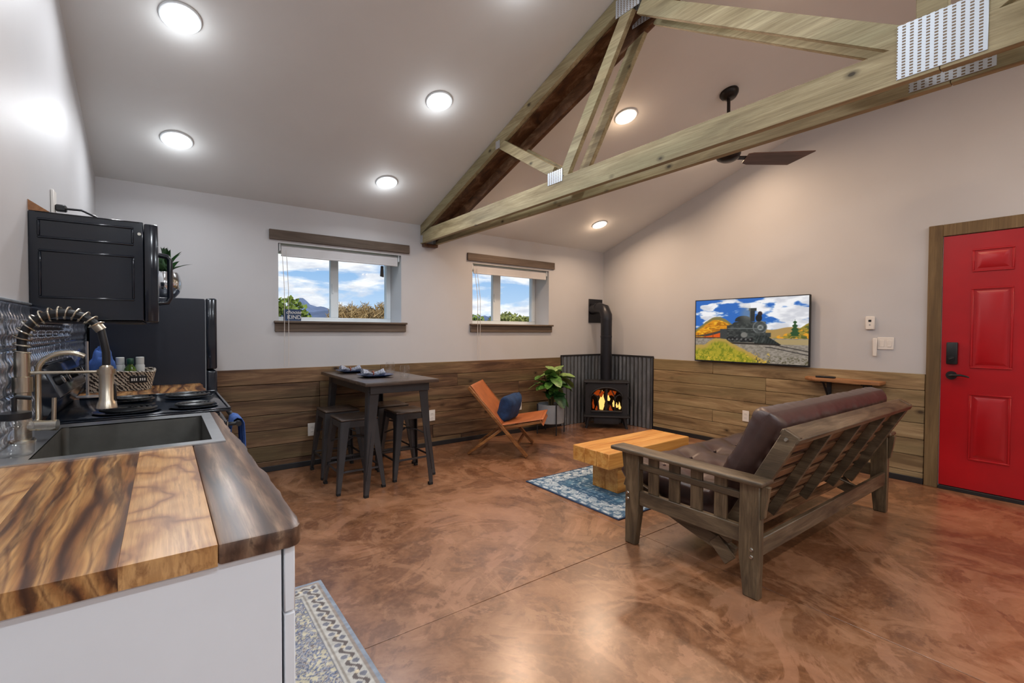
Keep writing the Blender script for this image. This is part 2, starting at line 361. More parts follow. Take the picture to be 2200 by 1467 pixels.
# glass, lamp, fire, screen, prints
m, nt = newmat('window_glass'); a = nt.n('ShaderNodeBsdfTransparent'); a.inputs[0].default_value = (0.96, 0.98, 0.99, 1); g = nt.n('ShaderNodeBsdfGlossy'); g.inputs['Roughness'].default_value = 0.02
fr = nt.n('ShaderNodeFresnel'); fr.inputs[0].default_value = 1.12; mx = nt.n('ShaderNodeMixShader'); nt.l(fr.outputs[0], mx.inputs[0]); nt.l(a.outputs[0], mx.inputs[1]); nt.l(g.outputs[0], mx.inputs[2])
o = nt.n('ShaderNodeOutputMaterial'); nt.l(mx.outputs[0], o.inputs[0])
m, nt = newmat('clear_glass'); a = nt.n('ShaderNodeBsdfTransparent'); a.inputs[0].default_value = (0.985, 0.99, 0.99, 1); g = nt.n('ShaderNodeBsdfGlossy'); g.inputs['Roughness'].default_value = 0.03
lw = nt.n('ShaderNodeLayerWeight'); lw.inputs[0].default_value = 0.5; mx = nt.n('ShaderNodeMixShader'); nt.l(nt.math('MULTIPLY_ADD', nt.math('POWER', lw.outputs['Facing'], 4.0), 0.6), mx.inputs[0]); mx.inputs[0].links[0].from_node.inputs[2].default_value = 0.1; nt.l(a.outputs[0], mx.inputs[1]); nt.l(g.outputs[0], mx.inputs[2])
o = nt.n('ShaderNodeOutputMaterial'); nt.l(mx.outputs[0], o.inputs[0])
def emitter(name, col, s_):
    m, nt = newmat(name); e = nt.n('ShaderNodeEmission'); e.inputs[0].default_value = col; e.inputs[1].default_value = s_
    o = nt.n('ShaderNodeOutputMaterial'); nt.l(e.outputs[0], o.inputs[0])
emitter('lamp_cool', (0.95, 0.97, 1.0, 1), 6.0); emitter('lamp_warm', (1.0, 0.86, 0.68, 1), 6.0)
emitter('flame_yellow', (1.0, 0.55, 0.14, 1), 1.5); emitter('flame_orange', (1.0, 0.13, 0.015, 1), 0.3)
plain('ember', S(120, 40, 14), 0.9, emit=(1, 0.12, 0.02, 1), emit_s=0.25, var=0.3, scale=20)
m, nt = newmat('screen'); at = nt.n('ShaderNodeVertexColor', layer_name='print'); finish(nt, S(8, 8, 8), 0.25, emit=at.outputs[0], emit_s=0.95)
m, nt = newmat('woven_print'); at = nt.n('ShaderNodeVertexColor', layer_name='print'); v = nt.coords()
finish(nt, at.outputs[0], 0.95, 0, nt.bump(nt.noise(v, 260, 2), 0.4, 0.003), spec=0.1, sheen=0.15)
m, nt = newmat('zebra_weave'); v = nt.coords((1, 1, 1)); wv = nt.n('ShaderNodeTexWave', wave_type='BANDS', bands_direction='DIAGONAL'); wv.inputs['Scale'].default_value = 30; wv.inputs['Distortion'].default_value = 4; wv.inputs['Detail'].default_value = 1; wv.inputs['Detail Scale'].default_value = 2.5; nt.l(v, wv.inputs['Vector'])
finish(nt, nt.ramp(wv.outputs['Fac'], [(0.42, S(44, 36, 32)), (0.58, S(198, 188, 172))]), 0.8)
# ================================================================== ROOM
XR, YB, XL, ZC, SL, RY, YF = 5.16, 4.717, -0.40, 2.429, 0.33, 0.46, -3.797
ZR = ZC+SL*(YB-RY)
def cz(y): return ZC+SL*(YB-y) if y > RY else ZC+SL*(y-YF)
# floor: concrete slabs between saw cuts
fl = setting('floor', label='brown stained polished concrete floor')
MB().box(XL-.15, YF-.15, -0.12, XR+.15, YB+.3, -0.012).build('sub_base', 'dark_gap', fl)
xs = [XL-.15, 2.408, XR+.15]; ys = [YF-.15, -0.9, 1.845, YB+.3]
for i in range(2):
    for j in range(3):
        MB().box(xs[i]+(.0018 if i else 0), ys[j]+(.0018 if j else 0), -0.012, xs[i+1]-.0018, ys[j+1]-.0018, 0, 0.0012).build('concrete_slab', 'stained_concrete', fl)
# back wall with two window openings
W1, W2, WZ0, WZ1, WD = (0.848, 2.035), (2.921, 4.107), 1.365, 2.078, 0.30
wb = MB()
for x0, x1 in ((XL-.15, W1[0]), (W1[1], W2[0]), (W2[1], XR+.15)): wb.box(x0, YB, 0, x1, YB+WD, ZC)
for x0, x1 in (W1, W2): wb.box(x0, YB, 0, x1, YB+WD, WZ0); wb.box(x0, YB, WZ1, x1, YB+WD, ZC)
bmesh.ops.remove_doubles(wb.bm, verts=wb.bm.verts, dist=0.0005)
wall_back = wb.build('wall_back', 'wall_paint', kind='structure', smooth=0)
gable = [(YF-.15, 0), (YB, 0), (YB, ZC+.02), (RY, ZR+.02), (YF-.15, cz(YF)+.02-.05)]
wall_right = MB().prism(gable, 'x', XR, XR+.15).build('wall_right', 'wall_paint', kind='structure', smooth=0)
wall_left = MB().prism(gable, 'x', XL-.15, XL).build('wall_left', 'wall_paint', kind='structure', smooth=0)
wall_front = MB().box(XL, YF-.15, 0, XR, YF, ZC).build('wall_front', 'wall_paint', kind='structure', smooth=0)
ceilp = [(YB+.3, cz(YB)-.099), (YB, ZC), (RY, ZR), (YF, ZC), (YF-.15, ZC-.0495), (YF-.15, ZC+.1), (RY, ZR+.15), (YB+.3, ZC+.05)]
ceiling = MB().prism([(a, b+.0) for a, b in ceilp], 'x', XL-.15, XR+.15).build('ceiling', 'ceiling_paint', kind='structure', smooth=0)
# reclaimed plank wainscot, one mesh per board
ZW = 0.934; ROW = 0.1397
def rows():
    z = ZW; out = []
    while z > 0.06:
        z0 = max(0.046, z-ROW); out.append((z0, z)); z -= ROW
    return out
rb = random.Random(11)
for k, (z0, z1) in enumerate(rows()):
    x = 0.30
    cut = rb.choice([0.9, 1.5, 2.1])
    while x < 4.313-0.01:
        x1 = min(4.313, x+cut); cut = rb.uniform(1.4, 2.6)
        if 4.313-x1 < 0.3: x1 = 4.313
        d = rb.uniform(0.016, 0.021)
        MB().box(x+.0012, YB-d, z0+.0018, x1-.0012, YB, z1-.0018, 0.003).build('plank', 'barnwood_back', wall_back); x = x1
    y = 1.094; cut = rb.choice([0.8, 1.3, 1.9])
    while y < 3.82-0.01:
        y1 = min(3.82, y+cut); cut = rb.uniform(1.4, 2.4)
        if 3.82-y1 < 0.3: y1 = 3.82
        d = rb.uniform(0.016, 0.021)
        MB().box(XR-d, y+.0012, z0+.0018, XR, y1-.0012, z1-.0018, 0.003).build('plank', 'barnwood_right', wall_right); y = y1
MB().box(0.30, YB-.004, .046, 4.313, YB-.0005, ZW-.003).build('batten_backing', 'dark_gap', wall_back)
MB().box(XR-.004, 1.094, .046, XR-.0005, 3.82, ZW-.003).build('batten_backing', 'dark_gap', wall_right)
MB().box(0.30, YB-.024, 0, 4.313, YB, .05, .003).build('baseboard_back', 'black_trim', kind='structure')
MB().box(XR-.024, 1.094, 0, XR, 3.82, .05, .003).build('baseboard_right', 'black_trim', kind='structure')
# ------------------------------------------------------------------ windows
def window(nm, X0, X1, mx0, mx1, lab):
    w_ = setting(nm, (X0, YB+.30, WZ0), lab)
    y0, y1 = YB+.285, YB+.36; b = .048
    for (a0, c0, a1, c1) in ((X0, WZ0, X1, WZ0+b), (X0, WZ1-b, X1, WZ1), (X0, WZ0+b, X0+b, WZ1-b), (X1-b, WZ0+b, X1, WZ1-b)):
        MB().box(a0, y0, c0, a1, y1, c1, .004).build('frame_rail', 'vinyl_white', w_)
    sash = MB(); sx0, sx1, sz0, sz1 = X0+b, mx1, WZ0+b, WZ1-b
    mu = MB().box(mx0, y0+.012, WZ0+b, mx1, y1-.01, WZ1-b, .004).build('mullion', 'vinyl_white', w_)
    MB().box(mx0+.012, y0+.0, 1.66, mx0+.03, y0+.014, 1.76, .003).build('latch', 'vinyl_white', mu)
    for (a0, a1) in ((X0+b, mx0), (mx1, X1-b)):
        MB().box(a0, y0+.035, WZ0+b, a1, y0+.041, WZ1-b).build('pane', 'window_glass', w_)
    # stool, apron and header boards on the room side
    sx = .042
    MB().box(X0-sx, YB-.045, WZ0-.018, X1+sx+.012, YB+.0, WZ0+.002, .004).build('window_stool', 'trim_wood', w_)
    MB().box(X0-.034, YB-.02, WZ0-.095, X1+.046, YB, WZ0-.018, .003).build('apron_board', 'trim_wood', w_)
    MB().box(X0-.075, YB-.022, 2.104, X1+.086, YB, 2.192, .003).build('header_board', 'trim_wood', w_)
    MB().box(X0, YB+.0, WZ0-.018+.018, X1, YB+.285, WZ0+.004, .0).build('sill_board', 'vinyl_white', w_)
    return w_
window('window_1', *W1, 1.391, 1.471, 'white sliding window over the dining table, showing mountains')
window('window_2', *W2, 3.417, 3.535, 'white sliding window between the truss and the stove corner')
def roller_shade(X0, X1, lab, side):
    t = thing('roller_shade', lab, 'shade', (X0, YB+.04, 2.0))
    MB().cyl((X0+.03, YB+.05, 2.045), (X1-.03, YB+.05, 2.045), .022).build('shade_roll', 'shade_fabric', t)
    MB().box(X0+.03, YB+.026, 1.975, X1-.03, YB+.03, 2.04).build('shade_cloth', 'shade_fabric', t)
    MB().box(X0+.03, YB+.022, 1.962, X1-.03, YB+.036, 1.978, .003).build('hem_bar', 'shade_fabric', t)
    for x in (X0+.012, X1-.024): MB().box(x, YB+.02, 2.01, x+.012, YB+.08, WZ1, .002).build('bracket', 'vinyl_white', t)
    p = []
    for i in range(25):
        f = i/24; p.append((X0+.035+.004*math.sin(f*3), YB+.012-(.07*min(1, f*3)), 2.02-f*1.07))
    MB().tube(p, .0028, 6).build('pull_cord', 'cord_white', t)
    p2 = [(q[0]+.035, q[1]+.001, q[2]) for q in p]
    MB().tube(p2, .0028, 6).build('pull_cord', 'cord_white', t)
    return t
roller_shade(*W1, 'raised white roller shade in the window over the dining table', 1)
roller_shade(*W2, 'raised white roller shade in the window beside the stove', 1)
t = thing('cord_tassel', 'small dark cleat hanging at the upper right of the table window', 'cleat', (1.845, YB+.05, 1.84))
MB().prism([(1.835, 1.958), (1.862, 1.958), (1.865, 1.842), (1.828, 1.85)], 'y', YB+.05, YB+.07, .003).build('body', 'black_plastic', t)
# navy block sign on the sill
def text_mesh(name, body, size, mat, parent, origin, shear=0.0, extr=0.002, M=None):
    cu = bpy.data.curves.new(name, 'FONT'); cu.body = body; cu.size = size; cu.extrude = extr; cu.shear = shear; cu.align_x = 'CENTER'; cu.resolution_u = 3
    tmp = bpy.data.objects.new(name+'_tmp', cu); COL.objects.link(tmp)
    dg = bpy.context.evaluated_depsgraph_get(); me = bpy.data.meshes.new_from_object(tmp.evaluated_get(dg))
    bpy.data.objects.remove(tmp, do_unlink=True)
    me.transform(M if M is not None else Matrix.Rotation(R(90), 4, 'X')); me.transform(Matrix.Translation(Vector(origin)-root_of(parent).location))
    me.materials.clear(); me.materials.append(MATS[mat]); o = bpy.data.objects.new(name, me); COL.objects.link(o); o.parent = parent; return o
t = thing('block_sign', 'small navy block sign with white lettering on the window sill', 'sign', (.972, YB+.03, WZ0+.004))
MB().box(.898, YB+.022, WZ0+.004, 1.046, YB+.05, WZ0+.112, .002).build('block', 'sign_navy', t)
text_mesh('lettering', 'choose', .046, 'print_white', t, (.98, YB+.0215, WZ0+.07), .3)
text_mesh('lettering', 'KIND', .05, 'print_white', t, (.985, YB+.0215, WZ0+.022))
# ------------------------------------------------------------------ door
d = setting('door_1', (XR, .54, 0), 'red six-panel entry door with black keypad lock')
DY0, DY1 = .085, .997
MB().box(XR-.02, DY0, .034, XR-.001, DY1, 2.066, .002).build('door_slab', 'red_paint', d)
def door_panel(y0, y1, z0, z1):
    p = MB()
    for (a0, b0, a1, b1) in ((y0, z0, y1, z0+.014), (y0, z1-.014, y1, z1), (y0, z0+.014, y0+.014, z1-.014), (y1-.014, z0+.014, y1, z1-.014)):
        p.box(XR-.027, a0, b0, XR-.02, a1, b1, .003)
    m_ = p.build('panel_moulding', 'red_paint', d)
    q = MB(); i = .028; ob = .03
    def ring(o_, x): return [(x, y0+o_, z0+o_), (x, y1-o_, z0+o_), (x, y1-o_, z1-o_), (x, y0+o_, z1-o_)]
    A = [q.bm.verts.new(c) for c in ring(i, XR-.0202)]; B = [q.bm.verts.new(c) for c in ring(i+ob, XR-.031)]
    for k in range(4): q.bm.faces.new((A[k], A[(k+1) % 4], B[(k+1) % 4], B[k]))
    q.bm.faces.new(B); q.bm.faces.new(A[::-1]); q.build('raised_panel', 'red_paint', m_, smooth=20)
for z0, z1 in ((1.762, 1.942), (1.003, 1.638), (.272, .802)):
    door_panel(.592, .824, z0, z1); door_panel(.258, .49, z0, z1)
lk = MB().box(XR-.05, .893, 1.028, XR-.02, .962, 1.206, .008, seg=2).build('keypad_lock', 'black_plastic', d)
MB().cyl((XR-.05, .927, 1.075), (XR-.056, .927, 1.075), .018).build('thumb_turn', 'black_plastic', lk)
MB().bar((XR-.062, .94, 1.066), (XR-.062, .91, 1.084), .012, .01, (1, 0, 0), .002).build('thumb_turn', 'black_plastic', lk)
h = MB().cyl((XR-.02, .93, .938), (XR-.034, .93, .938), .034, n=24).build('lever_handle', 'black_plastic', d)
MB().tube([(XR-.034, .93, .938), (XR-.07, .93, .938), (XR-.075, .915, .94), (XR-.073, .87, .945), (XR-.072, .835, .938), (XR-.07, .818, .93)], [.012, .012, .011, .009, .007, .005], 10).build('lever', 'black_plastic', h)
MB().box(XR-.03, DY0, 0.0, XR, DY1, .03, .003).build('threshold', 'black_trim', d)
MB().box(XR-.012, DY1, 0.0, XR-.001, DY1+.004, 2.07).build('weather_strip', 'vinyl_white', d)
tr = setting('trim_1', (XR, .54, 0), 'brown wood casing around the red door')
MB().box(XR-.028, DY1+.004, 0, XR, 1.09, 2.166, .003).build('casing_board', 'door_casing', tr)
MB().box(XR-.028, -.008, 0, XR, DY0-.004, 2.166, .003).build('casing_board', 'door_casing', tr)
MB().box(XR-.028, DY0-.004, 2.07, XR, DY1+.004, 2.166, .003).build('casing_board', 'door_casing', tr)
# ------------------------------------------------------------------ corrugated steel corner
def corrugated(lab, along, a0, a1, plane, sgn):
    t = thing('corrugated_panel', lab, 'metal panel', (a0, plane, 0) if along == 'x' else (plane, a0, 0))
    g = MB(); n = int((a1-a0)/.0068); ht = .945; z_0 = .004
    for side in (0, 1):
        def P(i, j):
            a = a0+(a1-a0)*i; off = .016+.011*math.sin(2*math.pi*(a-a0)/.068)+side*.002
            b = plane-sgn*off
            return (a, b, z_0+j*(ht-z_0)) if along == 'x' else (b, a, z_0+j*(ht-z_0))
        g.grid(P, n, 2)
    g.build('corrugated_sheet', 'corrugated_steel', t, smooth=60)
    if along == 'x': MB().box(a0, plane-.032, ht-.004, a1, plane, ht+.018, .002).build('cap_trim', 'cast_iron', t); MB().box(a0-.006, plane-.03, 0, a0+.006, plane, ht, .002).build('edge_trim', 'cast_iron', t)
    else: MB().box(plane-.032, a0, ht-.004, plane, a1, ht+.018, .002).build('cap_trim', 'cast_iron', t); MB().box(plane-.03, a0-.006, 0, plane, a0+.006, ht, .002).build('edge_trim', 'cast_iron', t)
    return t
corrugated('corrugated grey steel sheet behind the stove on the window wall', 'x', 4.322, XR-.035, YB, 1)
corrugated('corrugated grey steel sheet behind the stove on the television wall', 'y', 3.828, YB-.004, XR, 1)
# ------------------------------------------------------------------ roof trusses
def truss(lab, x0, x1, dark, back):
    t = thing('roof_truss', lab, 'truss', (x0, YB, 2.23), group='paired roof trusses')
    dpt = .225 if back else .10
    mirror = lambda y: 2*RY-y
    tm = 'truss_wood_dark' if dark else 'truss_wood'
    for sgn in (0, 1):
        f = (lambda y: y) if not sgn else mirror
        poly = [(f(YB-.003), 2.232), (f(YB-.003), ZC-.002), (f(RY+.002), ZR-.004), (f(RY+.002), ZR-.004-dpt), (f(YB-.003-.0), ZC-.002-dpt if not back else ZC-.2)]
        if not back: poly[0] = (f(YB-.003), ZC-.115)
        else: poly[0] = (f(YB-.003), 2.24)
        if sgn: poly = poly[::-1]
        MB().prism(poly[1:] if True else poly, 'x', x0, x1, .002).build('top_chord', tm, t)
        bx = sorted((f(RY+.001), f(YB-.003)))
        MB().prism([(f(RY+.001), 2.228), (f(YB-.003), 2.228), (f(YB-.003), 2.33 if not back else 2.33), (f(YB-.25), 2.366), (f(RY+.001), 2.366)], 'x', x0+.0005, x1-.0005, .002).build('bottom_chord', 'truss_wood', t)
        for (p, q, w_) in (((3.235, 2.845), (2.56, 2.425), .078), ((2.448, 2.372), (1.885, 3.225), .085), ((1.80, 3.19), (.50, 2.345), .086)):
            MB().bar(((x0+x1)/2, f(p[0]), p[1]), ((x0+x1)/2, f(q[0]), q[1]), w_, x1-x0-.003, (1, 0, 0), .002).build('web', 'truss_wood', t)
        pl_ = [(2.452, 2.61, 2.334, 2.424), (1.80, 1.98, 3.20, 3.31), (3.215, 3.275, 2.80, 2.865), (YB-.06, YB-.006, 2.235, 2.315)]
        if back:
            MB().prism([(f(YB-.004), ZC-.112), (f(YB-.004), ZC-.1), (f(RY), ZR-.1), (f(RY), ZR-.112)], 'x', x0-.119, x0-.0005).build('soffit_board', tm, t)
        for (a, b, z0, z1) in pl_:
            for xx in (x0-.002, x1): MB().box(xx, min(f(a), f(b)), z0, xx+.002, max(f(a), f(b)), z1, .0006).build('gusset_plate', 'nail_plate', t)
    for xx in (x0-.0025, x1):
        MB().box(xx, .336, 2.240, xx+.0025, .584, 2.442, .0006).build('splice_plate', 'nail_plate', t)
    if not back: MB().box(x0, .44, 2.37, x1, .53, ZR-.12, .002).build('king_post', 'truss_wood', t)
    return t
truss('nearer roof truss of pale greenish timber with steel plates', 2.255, 2.293, False, False)
truss('farther roof truss with deep dark brown top chord', 2.412, 2.450, True, True)
t = thing('bearing_block', 'short dark block under the truss heels at the window wall', 'block', (2.35, YB, 2.2))
MB().box(2.275, YB-.06, 2.196, 2.44, YB-.001, 2.2275, .003).build('block', 'truss_wood_dark', t)
# ------------------------------------------------------------------ recessed lights
def recessed(x, y, warm, lab):
    z = cz(y); sl = math.atan(SL) * (1 if y > RY else -1)
    t = thing('recessed_light', lab, 'ceiling light', (x, y, z), group='recessed ceiling lights')
    M = Matrix.Rotation(sl*-1, 4, 'X')
    prof = [(.098, -.002), (.098, -.006), (.094, -.010), (.088, -.010), (.086, -.004), (.086, -.002)]
    MB().lathe(prof, M=M, n=32).build('trim_ring', 'vinyl_white', t, local=True)
    MB().lathe([(.085, -.004), (.085, -.0085)], M=M, n=32).build('lens', 'lamp_warm' if warm else 'lamp_cool', t, local=True)
    ld = bpy.data.lights.new('lamp', 'AREA'); ld.shape = 'DISK'; ld.size = .14; ld.energy = LAMP*(1.75 if warm else (1.8 if y < RY else 1.0)); ld.spread = R(165)
    ld.color = (1.0, 0.70, 0.47) if warm else ((0.86, 0.93, 1.0) if y < RY else (0.93, 0.96, 1.0))
    lo = bpy.data.objects.new('lamp', ld); COL.objects.link(lo); lo.parent = t; lo.location = (0, 0.012*sl/abs(sl)*-1, -.014); lo.rotation_euler = (-sl, 0, 0)
    pd = bpy.data.lights.new('halo_fill', 'POINT'); pd.energy = LAMP*.15; pd.shadow_soft_size = .06; pd.color = ld.color  # added fill light, brightens the ceiling around the fixture
    ph = bpy.data.objects.new('halo_fill', pd); COL.objects.link(ph); ph.parent = t; ph.location = (0, 0, -.1)
    return t
for x, y, wm, lab in ((.091, 3.12, 0, 'round recessed light at the top left, nearest the viewer'), (.091, 4.118, 0, 'round recessed light above the refrigerator'),
        (1.636, 3.108, 0, 'round recessed light left of the truss, upper of two in line'), (1.639, 4.119, 0, 'round recessed light above the left window'),
        (3.168, 2.66, 1, 'warm recessed light seen beside the far truss web'), (4.416, 4.112, 1, 'warm recessed light nearest the stove corner'),
        (3.168, 4.112, 1, 'warm recessed light hidden behind the truss bottom chord near the window wall'), (4.416, 2.66, 1, 'warm recessed light hidden behind the truss bottom chord near the fan')):
    recessed(x, y, wm, lab)
for x, y in ((.091, 2.12), (1.636, 2.11), (.091, 1.12), (1.636, 1.11), (3.168, 1.21)):
    recessed(x, y, x > 2.3, 'recessed light on the near ceiling slope above the picture edge')
for i, (x, y) in enumerate(((.091, -1.2), (1.636, -1.2), (3.2, -1.2), (4.416, -1.2), (.091, -2.6), (1.636, -2.6), (3.2, -2.6), (4.416, -2.6))):  # unseen lights added by symmetry, boosted to brighten the white cabinet
    recessed(x, y, x > 4, 'unseen recessed light added on the ceiling slope behind the viewer')
# ------------------------------------------------------------------ ceiling fan
t = thing('ceiling_fan', 'dark bronze ceiling fan partly hidden behind the truss', 'fan', (3.82, 2.115, cz(2.115)), R(-39.7))
M = Matrix.Rotation(R(39.7), 4, 'Z') @ Matrix.Rotation(-math.atan(SL), 4, 'X')
MB().lathe([(.075, -.001), (.077, -.012), (.07, -.03), (.048, -.055), (.028, -.062)], M=M).build('canopy', 'fan_bronze', t, local=True)
MB().cyl((0, 0, -.05), (0, 0, -.44), .0135).build('downrod', 'fan_bronze', t, local=True)
MB().lathe([(.03, -.42), (.06, -.44), (.095, -.465), (.1, -.52), (.085, -.555), (.05, -.575), (.02, -.58)]).build('motor_housing', 'fan_bronze', t, local=True)
for k in range(2):
    a = R(180*k); Mz = Matrix.Rotation(a, 4, 'Z') @ Matrix.Rotation(R(-13), 4, 'X')
    b = MB(); b.prism([(.14, -.07), (.18, -.085), (.66, -.1), (.53, .095), (.18, .08), (.14, .06)], 'z', -.006, .004, .002)
    bmesh.ops.transform(b.bm, matrix=Matrix.Translation((0, 0, -.555)) @ Mz, verts=b.bm.verts)
    bl = b.build('blade', 'blade_wood', t, local=True)
    b = MB().box(.06, -.022, -.004, .21, .022, .008, .003); bmesh.ops.transform(b.bm, matrix=Matrix.Translation((0, 0, -.548)) @ Mz, verts=b.bm.verts)
    b.build('blade_iron', 'fan_bronze', bl, local=True)
# ================================================================== KITCHEN (left wall)
CT, CB = .910, .872
def live_edge(y0, y1, base, n=40, seed=1):
    pts = []
    for i in range(n+1):
        y = y0+(y1-y0)*i/n; pts.append((base(y)+.013*mnoise.noise((y*7.3, seed, 0))+.006*mnoise.noise((y*19.1, seed, 2)), y))
    return pts
t = thing('base_cabinet', 'white base cabinet under the sink counter in the foreground', 'cabinet', (-.1, 1.7, 0))
for y in (.955, 2.472): MB().box(XL+.004, y, .1, .174, y+.018, CB, .001).build('end_panel', 'white_satin', t)
MB().box(XL+.004, .973, .1, .174, 2.472, .118).build('bottom_panel', 'white_satin', t)
MB().box(XL+.004, .973, .118, XL+.012, 2.472, CB).build('back_panel', 'white_satin', t)
MB().box(.156, .973, .84, .174, 2.472, CB).build('front_rail', 'white_satin', t)
MB().box(XL+.004, .97, 0, .11, 2.49, .1).build('toe_kick', 'black_trim', t)
for y0, y1 in ((.957, 1.72), (1.724, 2.488)):
    MB().box(.179, y0, .745, .198, y1, CB-.004, .002).build('drawer_front', 'white_satin', t)
    dr = MB().box(.179, y0, .105, .198, y1, .741, .002).build('door', 'white_satin', t)
    MB().tube([(.199, y1-.05, .55), (.222, y1-.05, .55), (.222, y1-.05, .68), (.199, y1-.05, .68)], .005, 8).build('handle', 'black_plastic', dr)
t = thing('countertop', 'glossy acacia countertop with live front edge holding the sink', 'countertop', (-.1, 1.7, CB))
BND = [XL+.002, -.25, -.06, .072]
for a, b, am in zip(BND[:-1], BND[1:], ('acacia_pale', 'acacia', 'acacia_pale')):
    MB().prism([(a+.0001, .94), (b-.0001, .94), (b-.0001, 1.812), (a+.0001, 1.812)], 'z', CB, CT, .0003).build('stave', am, t)
    MB().prism([(a+.0001, 2.448), (b-.0001, 2.448), (b-.0001, 2.497), (a+.0001, 2.497)], 'z', CB, CT, .0003).build('stave', 'acacia', t)
le = live_edge(.958, 2.497, lambda y: .208-.022*max(0, (y-1.5)), 44, 3)
poly = [(.0723, .94), (.19, .94), (.202, .946)]+le+[(.15, 2.497), (.15, 1.812), (.0723, 1.812)]
MB().prism(poly, 'z', CB, CT, .006, 2).build('live_edge_stave', 'acacia_dark', t)
MB().prism([(.0723, 2.448), (.1497, 2.448), (.1497, 2.497), (.0723, 2.497)], 'z', CB, CT, .0012).build('stave', 'acacia', t)
# sink
t = thing('sink', 'stainless steel drop-in sink set in the acacia counter', 'sink', (-.11, 2.13, .71))
SX0, SX1, SY0, SY1 = XL+.012, .163, 1.798, 2.462; BX0, BX1, BY0, BY1, BZ = -.305, .128, 1.845, 2.385, .72
rim = MB(); zt = CT+.005
for (a0, b0, a1, b1) in ((SX0, SY0, SX1, BY0), (SX0, BY1, SX1, SY1), (SX0, BY0, BX0, BY1), (BX1, BY0, SX1, BY1)): rim.box(a0, b0, CT+.0005, a1, b1, zt, .0)
bmesh.ops.remove_doubles(rim.bm, verts=rim.bm.verts, dist=.0003)
rim.build('rim', 'steel', t, smooth=20)
bw = MB(); th = .004
bw.box(BX0-th, BY0-th, BZ, BX0, BY1+th, zt-.001); bw.box(BX1, BY0-th, BZ, BX1+th, BY1+th, zt-.001); bw.box(BX0, BY0-th, BZ, BX1, BY0, zt-.001); bw.box(BX0, BY1, BZ, BX1, BY1+th, zt-.001)
bw.box(BX0-th, BY0-th, BZ-th, BX1+th, BY1+th, BZ); bw.build('bowl', 'steel_bowl_dimmed', t, smooth=20)
for (x, y) in ((BX0, BY0), (BX0, BY1), (BX1, BY0), (BX1, BY1)):
    cx = x+(.02 if x == BX0 else -.02); cy = y+(.02 if y == BY0 else -.02)
    g = MB(); a0 = {(1, 1): 180, (1, 0): 90, (0, 1): 270, (0, 0): 0}[(int(x == BX0), int(y == BY0))]
    g.grid(lambda u, v: (cx+.02*math.cos(R(a0+90*u)), cy+.02*math.sin(R(a0+90*u)), BZ+(zt-.002-BZ)*v), 6, 2); g.build('corner_fillet', 'steel_bowl_dimmed', t, smooth=60)
MB().lathe([(.045, 0), (.045, .003), (.03, .003), (.028, .001)], c=(-.09, 2.11, BZ+.0005)).build('drain', 'chrome', t)
# faucet
FY, FX = 2.135, -.362; zd = zt+.0005
t = thing('kitchen_faucet', 'brushed nickel spring-neck pull-down faucet at the sink', 'faucet', (FX, FY, zd))
MB().lathe([(.03, 0), (.03, .008), (.025, .012)], c=(FX, FY, zd)).build('base_flange', 'nickel', t)
MB().lathe([(.0205, .0), (.0205, .15), (.0245, .152), (.0245, .2), (.0195, .202), (.0195, .278), (.017, .28)], c=(FX, FY, zd+.01), n=24).build('column', 'nickel', t)
arch = []
cx_, rad_ = FX+.1, .1
for i in range(41):
    a = math.pi*(1-i/40*.82); arch.append((cx_+rad_*math.cos(a)*1.0, FY, 1.235+.098*math.sin(a)))
pts = [(FX, FY, 1.19), (FX, FY, 1.215)]+arch
hs = MB().tube(pts, .0125, 12).build('hose', 'black_plastic', t)
# spring coil loops around the hose
L = [0]
for i in range(1, len(pts)): L.append(L[-1]+(Vector(pts[i])-Vector(pts[i-1])).length)
def along(s_):
    for i in range(1, len(pts)):
        if L[i] >= s_:
            f = (s_-L[i-1])/(L[i]-L[i-1]+1e-9); return Vector(pts[i-1]).lerp(Vector(pts[i]), f), (Vector(pts[i])-Vector(pts[i-1])).normalized()
    return Vector(pts[-1]), (Vector(pts[-1])-Vector(pts[-2])).normalized()
sp_ = []; turns = 14
for i in range(turns*18+1):
    f = i/(turns*18); p, d_ = along(f*L[-1]*.985); a = d_.cross(Vector((0, 1, 0))).normalized(); th_ = f*turns*2*math.pi
    sp_.append(p+(a*math.cos(th_)+Vector((0, 1, 0))*math.sin(th_))*.0205)
MB().tube(sp_, .0026, 6).build('spring', 'nickel', t)
pe, de = along(L[-1])
MB().tube([pe-de*.012, pe+de*.014], .0165, 16).build('spring_collar', 'nickel', t)
HX = -.158
MB().tube([pe, pe+de*.012, (HX-.004, FY, 1.225), (HX, FY, 1.2), (HX, FY, 1.145)], .0115, 12).build('hose', 'black_plastic', t)
hd = MB().lathe([(.012, .148), (.019, .142), (.021, .11), (.021, .028), (.026, .02), (.029, .0), (.022, -.001)], c=(HX, FY, 1.008), n=24).build('spray_head', 'nickel', t)
MB().box(HX+.02, FY-.006, 1.03, HX+.026, FY+.006, 1.09, .002).build('spray_button', 'black_plastic', hd)
MB().cyl((FX+.015, FY, 1.138), (HX-.018, FY, 1.134), .0052, n=12).build('support_arm', 'nickel', t)
MB().lathe([(.0255, 0), (.0255, .016), (.0215, .016), (.0215, 0)], c=(HX, FY, 1.126), n=24).build('holder_ring', 'nickel', t)
sx_ = -.330
p = [(FX+.01, FY, .965), (sx_-.01, FY+.01, .968), (sx_, FY+.02, .985), (sx_, FY+.02, 1.14)]
for i in range(1, 19):
    a = math.pi*(1-i/18*.72); p.append((sx_+.07+.07*math.cos(a), FY+.02, 1.14+.06*math.sin(a)))
MB().tube(p, .0085, 12).build('filler_spout', 'nickel', t)
MB().cyl((FX+.01, FY, .968), (-.298, FY-.012, .966), .017, n=20).build('valve_body', 'nickel', t)
